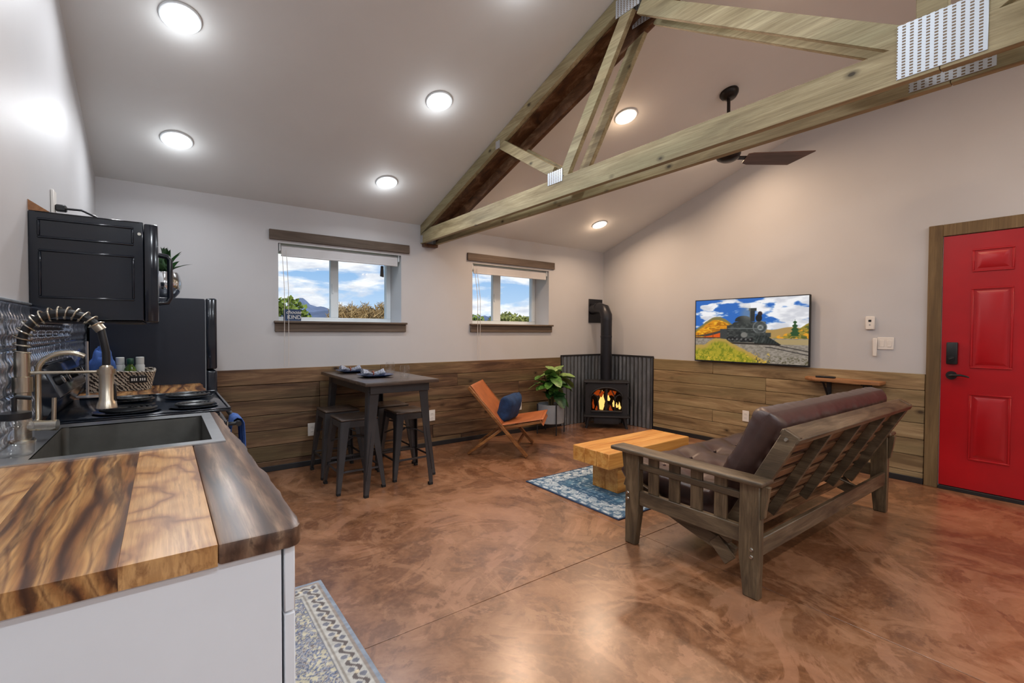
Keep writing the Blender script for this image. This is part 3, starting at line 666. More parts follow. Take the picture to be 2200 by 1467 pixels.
MB().cyl((-.298, FY-.012, .966), (-.28, FY-.0153, .9655), .018, n=20).build('handle_hub', 'nickel', t)
MB().cyl((-.289, FY-.014, .975), (-.287, FY-.014, 1.055), .0062, n=12).build('lever', 'nickel', t)
# soap jar
t = thing('soap_jar', 'clear glass jar with black pump lid beside the faucet', 'jar', (-.344, 1.925, zd))
jar = [(.034, 0), (.04, .006), (.041, .075), (.038, .092), (.031, .1), (.031, .104)]
MB().lathe(jar, c=(-.344, 1.925, zd)).build('glass_body', 'clear_glass', t, smooth=60)
MB().lathe([(.034, .104), (.036, .106), (.036, .124), (.02, .127)], c=(-.344, 1.925, zd)).build('lid', 'black_plastic', t)
MB().tube([(-.344, 1.925, zd+.125), (-.344, 1.925, zd+.165), (-.34, 1.925, zd+.168), (-.308, 1.925, zd+.163)], .006, 10).build('pump', 'black_plastic', t)
# pressed-tin backsplash: one tile mesh shared
bs = thing('backsplash', 'pressed tin tile backsplash along the kitchen wall', 'backsplash', (XL, 2.4, CT))
TS = .152
def tin_tile():
    b = MB(); n = 21
    def P(u, v):
        y, z = u*TS, v*TS; e = min(u, 1-u, v, 1-v)
        h_ = .002
        if e > .02:
            fl_ = abs(math.sin(u*math.pi*4)); prof = math.sin(v*math.pi)
            h_ += .0085*fl_*(.45+.55*prof)+.004*math.exp(-((u-.5)**2+(v-.5)**2)*40)+.003*math.cos(v*math.pi*6)*fl_
        if e == 0: h_ = .0
        return (h_+.0005, y, z)
    b.grid(P, n, n); bmesh.ops.recalc_face_normals(b.bm, faces=b.bm.faces)
    me = bpy.data.meshes.new('tin_tile'); b.bm.to_mesh(me); b.bm.free(); me.materials.append(MATS['pressed_tin'])
    me.polygons.foreach_set('use_smooth', [True]*len(me.polygons)); return me
tme = tin_tile()
MB().box(XL+.0001, .95, CT+.001, XL+.0006, .95+20*TS, CT+2.5*TS).build('backing_sheet', 'pressed_tin', bs)
for i in range(20):
    for j in range(3):
        o = bpy.data.objects.new('tin_tile', tme); COL.objects.link(o); o.parent = bs; o.location = (.0006, .95+i*TS-2.4, j*TS+.001)
        if j == 2 and 2.478 < .95+(i+1)*TS and .95+i*TS < 3.238: o.scale = (1, 1, .58)
MB().box(XL+.0001, .95+20*TS, CT+.001, XL+.012, .95+20*TS+.02, CT+3*TS, .002).build('edge_trim', 'galvanized', bs)
MB().box(XL+.0001, .95, CT+3*TS+.001, XL+.01, 2.47, CT+3*TS+.009, .002).build('edge_trim', 'galvanized', bs)
# ------------------------------------------------------------------ range
RY0, RY1, RXF = 2.505, 3.270, .25
t = thing('kitchen_range', 'black electric range with coil burners beyond the sink', 'range', (0, 2.89, 0))
MB().box(XL+.017, RY0, .0, .205, RY1, .905, .004).build('body', 'black_enamel', t)
MB().box(XL+.017, RY0, .906, RXF, RY1, .918, .005, seg=2).build('cooktop', 'black_enamel', t)
for (a0, b0, a1, b1) in ((XL+.05, RY0, RXF, RY0+.01), (XL+.05, RY1-.01, RXF, RY1), (RXF-.012, RY0+.01, RXF, RY1-.01)): MB().box(a0, b0, .918, a1, b1, .924, .002).build('cooktop_lip', 'black_enamel', t)
od = MB().box(.206, RY0+.006, .2, .238, RY1-.006, .86, .005).build('oven_door', 'black_enamel', t)
MB().box(.206, RY0+.006, .03, .236, RY1-.006, .19, .005).build('storage_drawer', 'black_enamel', t)
hb = MB().cyl((.285, RY0+.05, .835), (.285, RY1-.05, .835), .012).build('oven_handle', 'black_plastic', od)
for y in (RY0+.07, RY1-.07): MB().cyl((.236, y, .835), (.285, y, .835), .009).build('handle_post', 'black_plastic', hb)
bgp = MB().prism([(XL+.017, .918), (-.368, .918), (-.33, 1.0), (-.322, 1.012), (-.37, 1.128), (-.378, 1.138), (XL+.017, 1.138)], 'y', RY0+.006, RY1-.006, .004, 2).build('control_panel', 'black_enamel', t)
sl_ = Vector((-.05, 0, .116)).normalized(); nr = Vector((.116, 0, .05)).normalized()
for k in range(5):
    y = RY0+.11+k*.136 if k != 2 else RY0+.383
    c_ = Vector((-.347, y, 1.07))
    if k == 2: MB().bar(c_-sl_*.028+nr*.001, c_+sl_*.028+nr*.001, .1, .006, nr, .001).build('clock_panel', 'black_plastic', bgp); continue
    kb = MB().cyl(c_+nr*.0, c_+nr*.02, .021, .018).build('knob', 'black_plastic', bgp)
    MB().bar(c_+nr*.022-sl_*.018, c_+nr*.022+sl_*.018, .007, .01, nr, .002).build('knob_grip', 'chrome', kb)
for (x, y, r_) in ((-.128, 2.655, .1), (.115, 2.655, .078), (-.128, 3.06, .078), (.1, 3.06, .1)):
    bo = MB().lathe([(r_*.55, .9185), (r_+.012, .922), (r_+.02, .926), (r_+.016, .927), (r_*.9, .9215), (r_*.4, .9195)], c=(x, y, 0), n=36).build('drip_pan', 'black_enamel', t)
    sp2 = []
    for i in range(4*26+1):
        f = i/(4*26); a = f*4*2*math.pi; rr = .02+(r_-.02)*f; sp2.append((x+rr*math.cos(a), y+rr*math.sin(a), .934))
    MB().tube(sp2, .0058, 8).build('burner_coil', 'burner_coil', t)
    for k in range(3):
        a = R(120*k+20); MB().bar((x, y, .927), (x+r_*math.cos(a), y+r_*math.sin(a), .927), .006, .006, (0, 0, 1), .001).build('burner_support', 'burner_coil', bo)
# draped towel on oven handle
t = thing('dish_towel', 'blue dish towel draped over the oven handle', 'towel', (.285, 2.6, .6))
def towel(u, v):
    y = 2.60+.16*u+.01*math.sin(v*9); s_ = v*.62-.24
    wob = .006*math.sin(u*22+v*3)+.004*math.sin(u*9)
    rr = .018
    if s_ < -.025: return (.285-rr-abs(wob)*.5-.004, y, .835+s_+.0)
    if s_ < .025:
        a = math.pi*(1-(s_+.025)/.05); return (.285+rr*math.cos(a)+(.002 if math.cos(a) > 0 else -.004*0), y, .835+rr*math.sin(a)+.003)
    return (.285+rr+.012*min(1, s_*4)+wob, y, .835-(s_-.025))
b = MB(); b.grid(towel, 26, 40); o = b.build('cloth', 'blue_cloth', t, smooth=80)
md = o.modifiers.new('thickness', 'SOLIDIFY'); md.thickness = .004; md.offset = 1
# ------------------------------------------------------------------ second counter
t = thing('base_cabinet', 'white base cabinet between the range and the refrigerator', 'cabinet', (-.1, 3.6, 0))
MB().box(XL+.004, 3.285, .1, .165, 3.92, CB, .002).build('carcass', 'white_satin', t)
MB().box(XL+.004, 3.285, 0, .1, 3.92, .1).build('toe_kick', 'black_trim', t)
dr = MB().box(.168, 3.287, .105, .187, 3.918, .741, .002).build('door', 'white_satin', t)
MB().box(.168, 3.287, .745, .187, 3.918, CB-.004, .002).build('drawer_front', 'white_satin', t)
t = thing('countertop', 'short live-edge acacia countertop between range and refrigerator', 'countertop', (-.1, 3.6, CB))
le = live_edge(3.278, 3.922, lambda y: .208, 24, 9)
for a, b in ((XL+.013, -.2), (-.2, -.02)): MB().prism([(a+.0003, 3.278), (b-.0003, 3.278), (b-.0003, 3.922), (a+.0003, 3.922)], 'z', CB, CT, .001).build('stave', 'acacia', t)
MB().prism([(-.0197, 3.278)]+le+[(-.0197, 3.922)], 'z', CB, CT, .005, 2).build('live_edge_stave', 'acacia', t)
# basket with bottles and cloth
BX, BY = -.21, 3.73
t = thing('woven_basket', 'black and white zebra woven basket on the counter', 'basket', (BX, BY, CT))
bb = MB(); bw_, bd, bh = .148, .085, .115
def bask(u, v, off=0.0):
    a = 2*math.pi*u; ex = 4.0; fl_ = 1+.16*v
    c_, s_ = math.cos(a), math.sin(a); k = (abs(c_)**ex+abs(s_)**ex)**(-1/ex)
    rip = .0025*math.sin(u*2*math.pi*36)*math.sin(v*math.pi*7)
    return (BX+(bw_*k*c_*fl_)*(1-off)+rip*c_, BY+(bd*k*s_*fl_)*(1-off)+rip*s_, CT+.001+bh*v+.006*math.sin(a*2)*v)
bb.grid(lambda u, v: bask(u, v), 72, 14, True); bb.grid(lambda u, v: bask(u, v, .06), 72, 14, True)
bb.box(BX-bw_*.9, BY-bd*.9, CT+.001, BX+bw_*.9, BY+bd*.9, CT+.006)
bb.build('woven_body', 'zebra_weave', t, smooth=70)
rimp = [bask(i/48, 1.0, .03) for i in range(49)]
MB().tube(rimp, .007, 8).build('woven_rim', 'zebra_weave', t)
pl_ = MB().box(BX+.045, BY-.108, CT+.048, BX+.13, BY-.104, CT+.09, .002).build('label_plate', 'black_plastic', t)
lx = BX+.055
for gi in range(2):
    for k in range(3):
        MB().box(lx, BY-.1092, CT+.061, lx+.006, BY-.108, CT+.077).build('label_mark', 'print_white', pl_); lx += .0105
    lx += .008
t = thing('oil_bottle', 'green oil bottle with dark green cap in the basket', 'bottle', (-.165, 3.74, CT+.0065))
MB().lathe([(.032, 0), (.034, .004), (.034, .1), (.028, .125), (.015, .142), (.014, .158)], c=(-.165, 3.74, CT+.0065)).build('bottle_body', 'green_bottle', t)
MB().lathe([(.0165, .15), (.0175, .152), (.0175, .182), (.015, .185)], c=(-.165, 3.74, CT+.0065)).build('cap', 'green_cap', t)
for x, y, h_, lab in ((-.118, 3.765, .19, 'white plastic bottle at the right in the basket'), (-.215, 3.775, .19, 'grey white bottle left of the oil bottle')):
    t = thing('seasoning_bottle', lab, 'bottle', (x, y, CT+.0065), group='white bottles in the basket')
    MB().lathe([(.022, 0), (.024, .003), (.024, h_-.05), (.02, h_-.042)], c=(x, y, CT+.0065)).build('bottle_body', 'bottle_white', t)
    MB().lathe([(.0215, h_-.042), (.0215, h_), (.019, h_+.002)], c=(x, y, CT+.0065)).build('cap', 'bottle_white', t)
t = thing('folded_cloth', 'crumpled blue cloth heaped in the left of the basket', 'cloth', (-.3, 3.74, CT+.0065))
def heap(u, v):
    a = 2*math.pi*u; ph = math.pi*v
    r_ = 1+.3*mnoise.noise((math.cos(a)*1.7, math.sin(a)*1.7, ph*1.6))+.07*math.sin(a*4+ph*4)+.14*mnoise.noise((math.cos(a)*6, math.sin(a)*6, ph*5))
    return (-.298+.056*r_*math.sin(ph)*math.cos(a), 3.735+.058*r_*math.sin(ph)*math.sin(a), CT+.14+.125*r_*-math.cos(ph)*(.75 if v < .5 else .95))
b = MB(); b.grid(heap, 36, 20, True); b.build('cloth', 'blue_cloth', t, smooth=80)
t = thing('towel_stand', 'slim upright steel paper towel rod by the backsplash', 'towel stand', (-.345, 3.42, CT))
MB().lathe([(.05, 0), (.05, .008), (.01, .012)], c=(-.33, 3.40, CT+.001)).build('base_plate', 'steel', t)
MB().tube([(-.33, 3.40, CT+.01), (-.33, 3.40, 1.215)], .007, 12).build('rod', 'steel', t)
# ------------------------------------------------------------------ refrigerator
t = thing('refrigerator', 'black top-freezer refrigerator at the end of the counter', 'refrigerator', (-.03, 4.28, 0))
MB().box(-.37, 3.93, .03, .236, 4.63, 1.497, .004).build('cabinet_body', 'black_satin', t)
MB().box(.237, 3.94, .06, .243, 4.62, 1.49).build('door_gasket', 'pot_grey', t)
fd = MB().box(.2435, 3.93, 1.003, .308, 4.63, 1.503, .012, seg=3).build('freezer_door', 'black_enamel', t)
rd = MB().box(.2435, 3.93, .06, .308, 4.63, .993, .012, seg=3).build('fridge_door', 'black_enamel', t)
MB().tube([(.308, 4.59, 1.03), (.335, 4.59, 1.05), (.335, 4.59, 1.24), (.308, 4.59, 1.26)], .01, 10).build('handle', 'black_enamel', fd)
MB().tube([(.308, 4.59, .97), (.335, 4.59, .95), (.335, 4.59, .6), (.308, 4.59, .58)], .01, 10).build('handle', 'black_enamel', rd)
MB().box(.15, 3.96, .0, .22, 4.6, .03).build('foot_grille', 'black_plastic', t); MB().box(-.36, 3.96, 0, -.3, 4.6, .03).build('rear_foot', 'black_plastic', t)
PXc, PYc = .012, 4.12
t = thing('succulent_pot', 'spiky succulent in a round silver pot on the refrigerator', 'potted plant', (PXc, PYc, 1.4975))
prof = [(.04, 0), (.055, .004), (.085, .04), (.1, .085), (.1, .12), (.088, .165), (.08, .185), (.074, .185), (.08, .16), (.02, .15)]
MB().lathe(prof, c=(PXc, PYc, 1.4975), n=36).build('pot', 'chrome', t, smooth=60)
MB().lathe([(.076, .165), (.04, .176), (.01, .178)], c=(PXc, PYc, 1.4975)).build('soil', 'soil', t)
lb = MB()
def aleaf(u, v):
    w_ = .016*(1-v**1.7)*(2*u-1)*2; return (w_, v*.17, .05*math.sin(v*1.6)+abs(2*u-1)*.006*(1-v))
lb.grid(aleaf, 5, 10); bmesh.ops.solidify(lb.bm, geom=lb.bm.faces[:], thickness=.005)
ame = bpy.data.meshes.new('leaf'); lb.bm.to_mesh(ame); lb.bm.free(); ame.materials.append(MATS['aloe_green']); ame.polygons.foreach_set('use_smooth', [True]*len(ame.polygons))
for k in range(27):
    o = bpy.data.objects.new('leaf', ame); COL.objects.link(o); o.parent = t; o.location = (0, 0, .178)
    el = [8, 38, 66][k % 3]; sc = [1.05, 1.1, 1.05][k % 3]
    o.rotation_euler = (R(el), 0, R(k*137.5)); o.scale = (sc, sc, sc)
# ------------------------------------------------------------------ microwave
MY0, MY1, MZ0, MZ1 = 2.478, 3.238, 1.312, 1.722
t = thing('microwave', 'black over-the-range microwave with embossed side panel', 'microwave', (-.2, 2.86, MZ0))
MB().box(XL+.001, MY0, MZ0+.004, -.062, MY1, MZ1, .003).build('case', 'black_enamel', t)
for (a0, a1, z0, z1) in ((-.375, -.093, 1.622, 1.697), (-.373, -.092, 1.396, 1.58)):
    e = MB(); yy = MY0-.006
    for (x0, c0, x1, c1) in ((a0, z0, a1, z0+.008), (a0, z1-.008, a1, z1), (a0, z0+.008, a0+.008, z1-.008), (a1-.008, z0+.008, a1, z1-.008)): e.box(x0, yy, c0, x1, MY0, c1, .0028)
    e.build('embossed_frame', 'black_enamel', t)
md_ = MB().box(-.06, MY0, MZ0, -.014, MY1-.14, MZ1-.004, .006, seg=2).build('door', 'black_enamel', t)
MB().box(-.06, MY1-.138, MZ0, -.016, MY1, MZ1-.004, .006, seg=2).build('control_panel', 'black_plastic', t)
MB().box(XL+.03, MY0+.03, MZ0-.006, -.07, MY1-.03, MZ0+.003, .002).build('vent_underside', 'black_plastic', t)
MB().box(XL+.02, MY0-.001, MZ1-.005, -.075, MY0+.0005, MZ1-.002).build('seam', 'dark_gap', t)
hn = MB().tube([(-.016, MY0+.1, 1.605), (.018, MY0+.1, 1.6), (.027, MY0+.1, 1.585), (.027, MY0+.1, 1.42), (.018, MY0+.1, 1.4), (-.016, MY0+.1, 1.395)], .011, 10).build('door_handle', 'black_enamel', md_)
MB().cyl((-.075, MY0, 1.672), (-.075, MY0-.004, 1.672), .006).build('screw', 'bolt_metal', t)
MB().prism([(XL+.001, MZ1), (XL+.06, MZ1), (XL+.001, MZ1+.04)], 'y', MY0+.002, MY0+.006).build('mounting_bracket', 'shelf_wood', t)
t = thing('power_cord', 'grey plug and cord on top of the microwave', 'cord', (-.38, 2.95, MZ1+.08))
MB().box(XL+.001, 2.93, MZ1+.07, XL+.012, 3.0, MZ1+.185, .002).build('outlet_plate', 'plate_white', t)
MB().box(XL+.012, 2.95, MZ1+.095, XL+.05, 2.985, MZ1+.125, .005).build('plug', 'black_plastic', t)
MB().tube([(XL+.05, 2.967, MZ1+.11), (XL+.1, 2.97, MZ1+.112), (XL+.15, 2.98, MZ1+.09), (XL+.19, 2.99, MZ1+.03), (XL+.2, 2.99, MZ1+.003)], .005, 8).build('cable', 'black_plastic', t)
# ================================================================== DINING SET
TX0, TX1, TY0, TY1, TZ = 1.20, 1.81, 3.435, 4.655, .89
t = thing('bistro_table', 'tall rectangular gunmetal table pushed end-on to the wall', 'table', ((TX0+TX1)/2, (TY0+TY1)/2, 0))
MB().box(TX0, TY0, TZ-.028, TX1, TY1, TZ, .004, seg=2).build('table_top', 'seat_wood', t)
ap = MB(); i_ = .06
for (a0, b0, a1, b1) in ((TX0+i_, TY0+i_, TX1-i_, TY0+i_+.012), (TX0+i_, TY1-i_-.012, TX1-i_, TY1-i_), (TX0+i_, TY0+i_+.012, TX0+i_+.012, TY1-i_-.012), (TX1-i_-.012, TY0+i_+.012, TX1-i_, TY1-i_-.012)):
    MB().box(a0, b0, TZ-.095, a1, b1, TZ-.029, .002).build('apron', 'gunmetal', t)
def tolix_leg(top, foot, w0, w1, zt_, sx, sy, rubber=.02):
    """folded sheet-metal leg: an L-shaped section tapering and splaying to the floor"""
    b = MB(); th = .006
    ring = []
    for (c, w_, z) in ((top, w0, zt_), (foot, w1, rubber)):
        x, y = c
        pts = [(x, y), (x-sx*w_, y), (x-sx*w_, y-sy*th), (x-sx*w_*.45, y-sy*th*1.0), (x-sx*th*2.2, y-sy*th*2.2), (x-sx*th, y-sy*w_*.45), (x-sx*th, y-sy*w_), (x, y-sy*w_)]
        pts[0] = (x-sx*w_*.12, y); pts.append((x, y-sy*w_*.12)); pts[-1], pts[-2] = pts[-2], pts[-1]
        pts = [(x-sx*w_*.12, y), (x-sx*w_, y), (x-sx*w_, y-sy*th), (x-sx*th*1.6, y-sy*th*1.6), (x-sx*th, y-sy*w_), (x, y-sy*w_), (x, y-sy*w_*.12)]
        ring.append([b.bm.verts.new((px, py, z)) for px, py in pts])
    n = len(ring[0])
    for k in range(n): b.bm.faces.new((ring[0][k], ring[0][(k+1) % n], ring[1][(k+1) % n], ring[1][k]))
    b.bm.faces.new(ring[0]); b.bm.faces.new(ring[1][::-1])
    return b
for sx in (-1, 1):
    for sy in (-1, 1):
        tx, ty = (TX0+.058 if sx < 0 else TX1-.058), (TY0+.085 if sy < 0 else TY1-.058)
        fx, fy = (1.222 if sx < 0 else 1.80), (3.52 if sy < 0 else TY1-.03)
        lg = tolix_leg((tx, ty), (fx, fy), .085, .034, TZ-.029, sx, sy).build('leg', 'gunmetal', t, smooth=25)
        MB().box(min(fx, fx-sx*.034), min(fy, fy-sy*.034), 0, max(fx, fx-sx*.034), max(fy, fy-sy*.034), .022, .002).build('rubber_foot', 'rubber', lg)
        # pressed rib down the outer face
        MB().bar((tx-sx*.02+sx*(fx-tx)*sx*0, (ty+(fy-ty)*.45)+sy*.001, .5), (fx-sx*.012, fy+sy*.001, .13), .004, .008, (0, 1, 0), .001).build('pressed_rib', 'gunmetal', lg)
def stool():
    t = thing('counter_stool', '', 'stool', (0, 0, 0), group='stools tucked under the bistro table')
    ZS = .58; hw = .152
    st = MB().box(-hw, -hw, ZS-.018, hw, hw, ZS, .012, seg=2).build('seat', 'seat_wood', t, local=True)
    for (a0, b0, a1, b1) in ((-hw+.004, -hw+.004, hw-.004, -hw+.01), (-hw+.004, hw-.01, hw-.004, hw-.004), (-hw+.004, -hw+.01, -hw+.01, hw-.01), (hw-.01, -hw+.01, hw-.004, hw-.01)):
        MB().box(a0, b0, ZS-.07, a1, b1, ZS-.019, .001).build('apron', 'gunmetal', t, local=True)
    ft = .196
    for sx in (-1, 1):
        for sy in (-1, 1):
            lg = tolix_leg((sx*(hw-.003), sy*(hw-.003)), (sx*ft, sy*ft), .07, .03, ZS-.02, sx, sy).build('leg', 'gunmetal', t, local=True, smooth=25)
            x0, x1 = sorted((sx*ft, sx*(ft-.03))); y0, y1 = sorted((sy*ft, sy*(ft-.03)))
            MB().box(x0, y0, 0, x1, y1, .022, .002).build('rubber_foot', 'rubber', lg, local=True)
    zf = .17; q = ft-.016
    for (p0, p1) in (((-q, -q), (q, -q)), ((q, -q), (q, q)), ((q, q), (-q, q)), ((-q, q), (-q, -q))):
        MB().bar((p0[0]*.94, p0[1]*.94, zf), (p1[0]*.94, p1[1]*.94, zf), .012, .016, (0, 0, 1), .002).build('stretcher', 'gunmetal', t, local=True)
    for a in (45, 135):
        c_, s_ = math.cos(R(a)), math.sin(R(a)); MB().tube([(-c_*.2, -s_*.2, .36), (-c_*.1, -s_*.1, .4), (0, 0, .41), (c_*.1, s_*.1, .4), (c_*.2, s_*.2, .36)], .006, 8).build('cross_brace', 'gunmetal', t, local=True)
    return t
s0 = stool()
for i, (x, y, lab) in enumerate(((1.26, 3.882, 'gunmetal stool at the near left corner of the bistro table'), (1.27, 4.36, 'gunmetal stool at the left of the bistro table next to the wall'),
        (1.745, 3.945, 'gunmetal stool at the near right side of the bistro table'), (1.752, 4.37, 'gunmetal stool at the right of the bistro table next to the wall'))):
    o = s0 if i == 0 else copy_tree(s0)
    o.location = (x, y, 0); o['label'] = lab
def place_setting(x, y, which):
    z = TZ+.0005; g = 'place settings'
    t = thing('dinner_plate', f'square dark blue plate on the table, {which}', 'plate', (x, y, z), group=g)
    b = MB(); rings = []
    for (s_, h_) in ((.07, 0), (.075, .003), (.1, .006), (.132, .02), (.134, .022), (.13, .0225), (.098, .0095), (.06, .008)):
        n = 32; ring = []
        for k in range(n):
            a = 2*math.pi*k/n; c_, q = math.cos(a), math.sin(a); kk = (abs(c_)**5+abs(q)**5)**(-1/5); ring.append(b.bm.verts.new((x+s_*kk*c_, y+s_*kk*q, z+h_)))
        rings.append(ring)
    for i in range(len(rings)-1):
        for k in range(32): b.bm.faces.new((rings[i][k], rings[i][(k+1) % 32], rings[i+1][(k+1) % 32], rings[i+1][k]))
    b.bm.faces.new(rings[0][::-1]); b.bm.faces.new(rings[-1]); b.build('plate_body', 'navy_glaze', t)
    t2 = thing('rolled_napkin', f'grey patterned napkin in a ring on the {which} plate', 'napkin', (x, y, z+.0085), group='napkins on the plates')
    def nap(u, v):
        a = 2*math.pi*u; w_ = (.012+.03*abs(v-.5)**.8*1.3)*(1+.15*math.sin(a*4+v*8))
        return (x-.02+(v-.5)*.2*.8, y+(v-.5)*-.06+w_*1.2*math.cos(a), z+.012+w_*.75+w_*.75*math.sin(a))
    b = MB(); g_ = b.grid(nap, 24, 22, True)
    b.bm.faces.new([r_[0] for r_ in g_]); b.bm.faces.new([r_[-1] for r_ in g_][::-1]); b.build('cloth', 'napkin', t2, smooth=70)
    b = MB(); b.tube([(x-.02+.0, y+.019*math.cos(R(a)), z+.031+.016*math.sin(R(a))) for a in range(0, 361, 20)], .005, 8); b.build('ring', 'napkin_ring', t2)
place_setting(1.44, 3.88, 'nearer'); place_setting(1.42, 4.42, 'farther')
for x, y, lab in ((1.64, 3.73, 'clear stemless glass at the right edge of the table'), (1.685, 4.16, 'clear stemless glass behind the nearer plate')):
    t = thing('stemless_glass', lab, 'glass', (x, y, TZ+.0005), group='stemless glasses')
    MB().lathe([(.018, 0), (.03, .003), (.042, .025), (.044, .045), (.04, .075), (.034, .1)], c=(x, y, TZ+.0005), opentop=True).build('bowl', 'clear_glass', t, smooth=60)
# ================================================================== SLING CHAIR
a0 = R(-45); t = thing('sling_chair', 'tan leather sling chair with crossed wooden legs', 'chair', (2.735, 4.352, 0), a0)
# local frame: x forward from the rear feet, y to the chair's left (far side), z up
HWD = .305
for sy in (-1, 1):
    y = sy*HWD
    MB().bar((.0, y, .705), (.605, y, .012), .03, .052, (0, 1, 0), .004).build('back_leg', 'chair_wood', t, local=True)
    yi = sy*(HWD-.034)
    MB().bar((-.012, yi, .01), (.36, yi, .288), .028, .045, (0, 1, 0), .004).build('rear_leg', 'chair_wood', t, local=True)
    MB().bar((.31, yi, .275), (.755, yi, .368), .028, .042, (0, 1, 0), .004).build('seat_rail', 'chair_wood', t, local=True)
    MB().cyl((.352, sy*(HWD+.017), .282), (.352, sy*(HWD-.05), .282), .008).build('pivot_bolt', 'bolt_metal', t, local=True)
MB().bar((.07, -HWD+.05, .07), (.07, HWD-.05, .07), .022, .03, (0, 0, 1), .003).build('stretcher', 'chair_wood', t, local=True)
MB().bar((.5, -HWD+.016, .115), (.5, HWD-.016, .115), .022, .03, (0, 0, 1), .003).build('stretcher', 'chair_wood', t, local=True)
def sling(u, v):
    y = (2*v-1)*(HWD-.012)
    if u < .5:
        f = u*2; x, z = -.004+.325*f, .724-.41*f; n_ = -.02*math.sin(f*math.pi)
    else:
        f = u*2-1; x, z = .321+.45*f, .314+.078*f-.0; n_ = -.02*math.sin(f*math.pi)
        return (x, y, z+n_*(1-(2*v-1)**2)+.003)
    return (x+n_*.7*(1-(2*v-1)**2)+.022, y, z+n_*.3)
b = MB(); b.grid(sling, 40, 14); o = b.build('leather_sling', 'tan_leather', t, local=True, smooth=60)
md = o.modifiers.new('thickness', 'SOLIDIFY'); md.thickness = .007; md.offset = 0
def fr_edge(u, v): return (.755+.018*math.cos(R(200-200*u)), (2*v-1)*(HWD-.012), .362+.032*math.sin(R(90-230*u*.8)))
b = MB(); b.grid(fr_edge, 8, 8); o = b.build('sling_front_fold', 'tan_leather', t, local=True, smooth=60); md = o.modifiers.new('thickness', 'SOLIDIFY'); md.thickness = .006
def cushion(name, lab, mat, loc, rot, w_, h_, d_, parent=None):
    t = thing(name, lab, 'cushion', loc); t.rotation_euler = rot
    b = MB(); n = 20
    for s_ in (1, -1):
        def P(u, v):
            x, y = 2*u-1, 2*v-1; e = (1-x**4)*(1-y**4); pinch = 1-.1*(x*x*y*y)**1
            edge = 1-.07*(math.cos(x*math.pi/2)*(abs(y) > .0)*y*y)-.0
            return (x*w_/2*(1-.08*(1-y*y)**0*math.cos(y*math.pi/2)**2*abs(x)**3), s_*d_/2*max(0, e)**.55+.006*mnoise.noise((x*3, y*3, s_)), y*h_/2*(1-.08*math.cos(x*math.pi/2)**2*abs(y)**3))
        b.grid(P, n, n)
    bmesh.ops.remove_doubles(b.bm, verts=b.bm.verts, dist=.004)
    b.build('cover', mat, t, local=True, smooth=80); return t
cushion('throw_pillow', 'navy blue velvet pillow leaning in the leather chair', 'navy_velvet', (2.735+.38*.707, 4.352-.38*.707, .462), (R(-18), R(4), R(-156)), .33, .29, .17)
# ================================================================== POTTED FIG
px, py = 3.93, 4.46
t = thing('fiddle_fig', 'leafy green fig plant in a grey pot on a black stand', 'potted plant', (px, py, 0))
po = MB().lathe([(.16, .135), (.165, .14), (.172, .37), (.165, .372), (.158, .36), (.155, .345)], c=(px, py, 0), n=40).build('pot', 'pot_grey', t)
MB().lathe([(.157, .33), (.06, .345), (.01, .347)], c=(px, py, 0)).build('soil', 'soil', t)
st = MB().tube([(px+.13*math.cos(R(a)), py+.13*math.sin(R(a)), .128) for a in range(0, 361, 15)], .007, 8).build('stand_ring', 'black_trim', t)
for k in range(4):
    a = R(250+90*k); x, y = px+.182*math.cos(a), py+.182*math.sin(a)
    MB().tube([(x, y, 0), (x, y, .375)], .0075, 8).build('stand_leg', 'black_trim', t)
    MB().tube([(x, y, .128), (px+.06*math.cos(a), py+.06*math.sin(a), .128)], .006, 8).build('stand_arm', 'black_trim', t)
rp = random.Random(5)
tips = []
for k in range(5):
    a = R(72*k+20); L_ = rp.uniform(.34, .46); sp3 = .1
    p = [(px+.02*math.cos(a), py+.02*math.sin(a), .33), (px+sp3*.5*math.cos(a), py+sp3*.5*math.sin(a), .33+L_*.5), (px+sp3*math.cos(a), py+sp3*math.sin(a), .33+L_)]
    MB().tube(p, [.009, .007, .005], 8).build('stem', 'stem_brown', t); tips.append(p)
lb = MB()
def fleaf(u, v):
    wv = .5*(math.sin(math.pi*v**.8)**.7)*(.62+.38*v); x = (2*u-1)*wv*.62
    return (x, v, -.28*v*v+.13*abs(2*u-1)*wv+.02*math.sin(v*20)*abs(2*u-1)*.5)
lb.grid(fleaf, 7, 11); lme = []
me = bpy.data.meshes.new('leaf'); lb.bm.to_mesh(me); lb.bm.free(); me.polygons.foreach_set('use_smooth', [True]*len(me.polygons))
for mm in ('leaf_green', 'leaf_pale', 'leaf_dark'):
    m2 = me.copy(); m2.materials.append(MATS[mm]); lme.append(m2)
LEAVES = []
for k in range(46):
    p = tips[k % 5]; f = .25+.75*(((k*7) % 46)/46)**.7
    q = Vector(p[0]).lerp(Vector(p[2]), f); a = rp.uniform(0, 360); pitch = rp.uniform(-35, 45)+30*(f-.5); s_ = rp.uniform(.2, .28)*(1.0 if f > .4 else .8)
    LEAVES.append((q, a, pitch, s_, 1 if f > .75 and k % 2 else (2 if f < .5 else k % 2*2*(k % 3 == 0))))
LEAVES += [(Vector((px-.03, py-.04, .66)), 52, -4, .3, 1), (Vector((px+.06, py-.03, .72)), -118+30, -14, .36, 1), (Vector((px, py-.06, .6)), 98, 10, .28, 0), (Vector((px+.02, py-.02, .76)), -60, 20, .26, 1)]
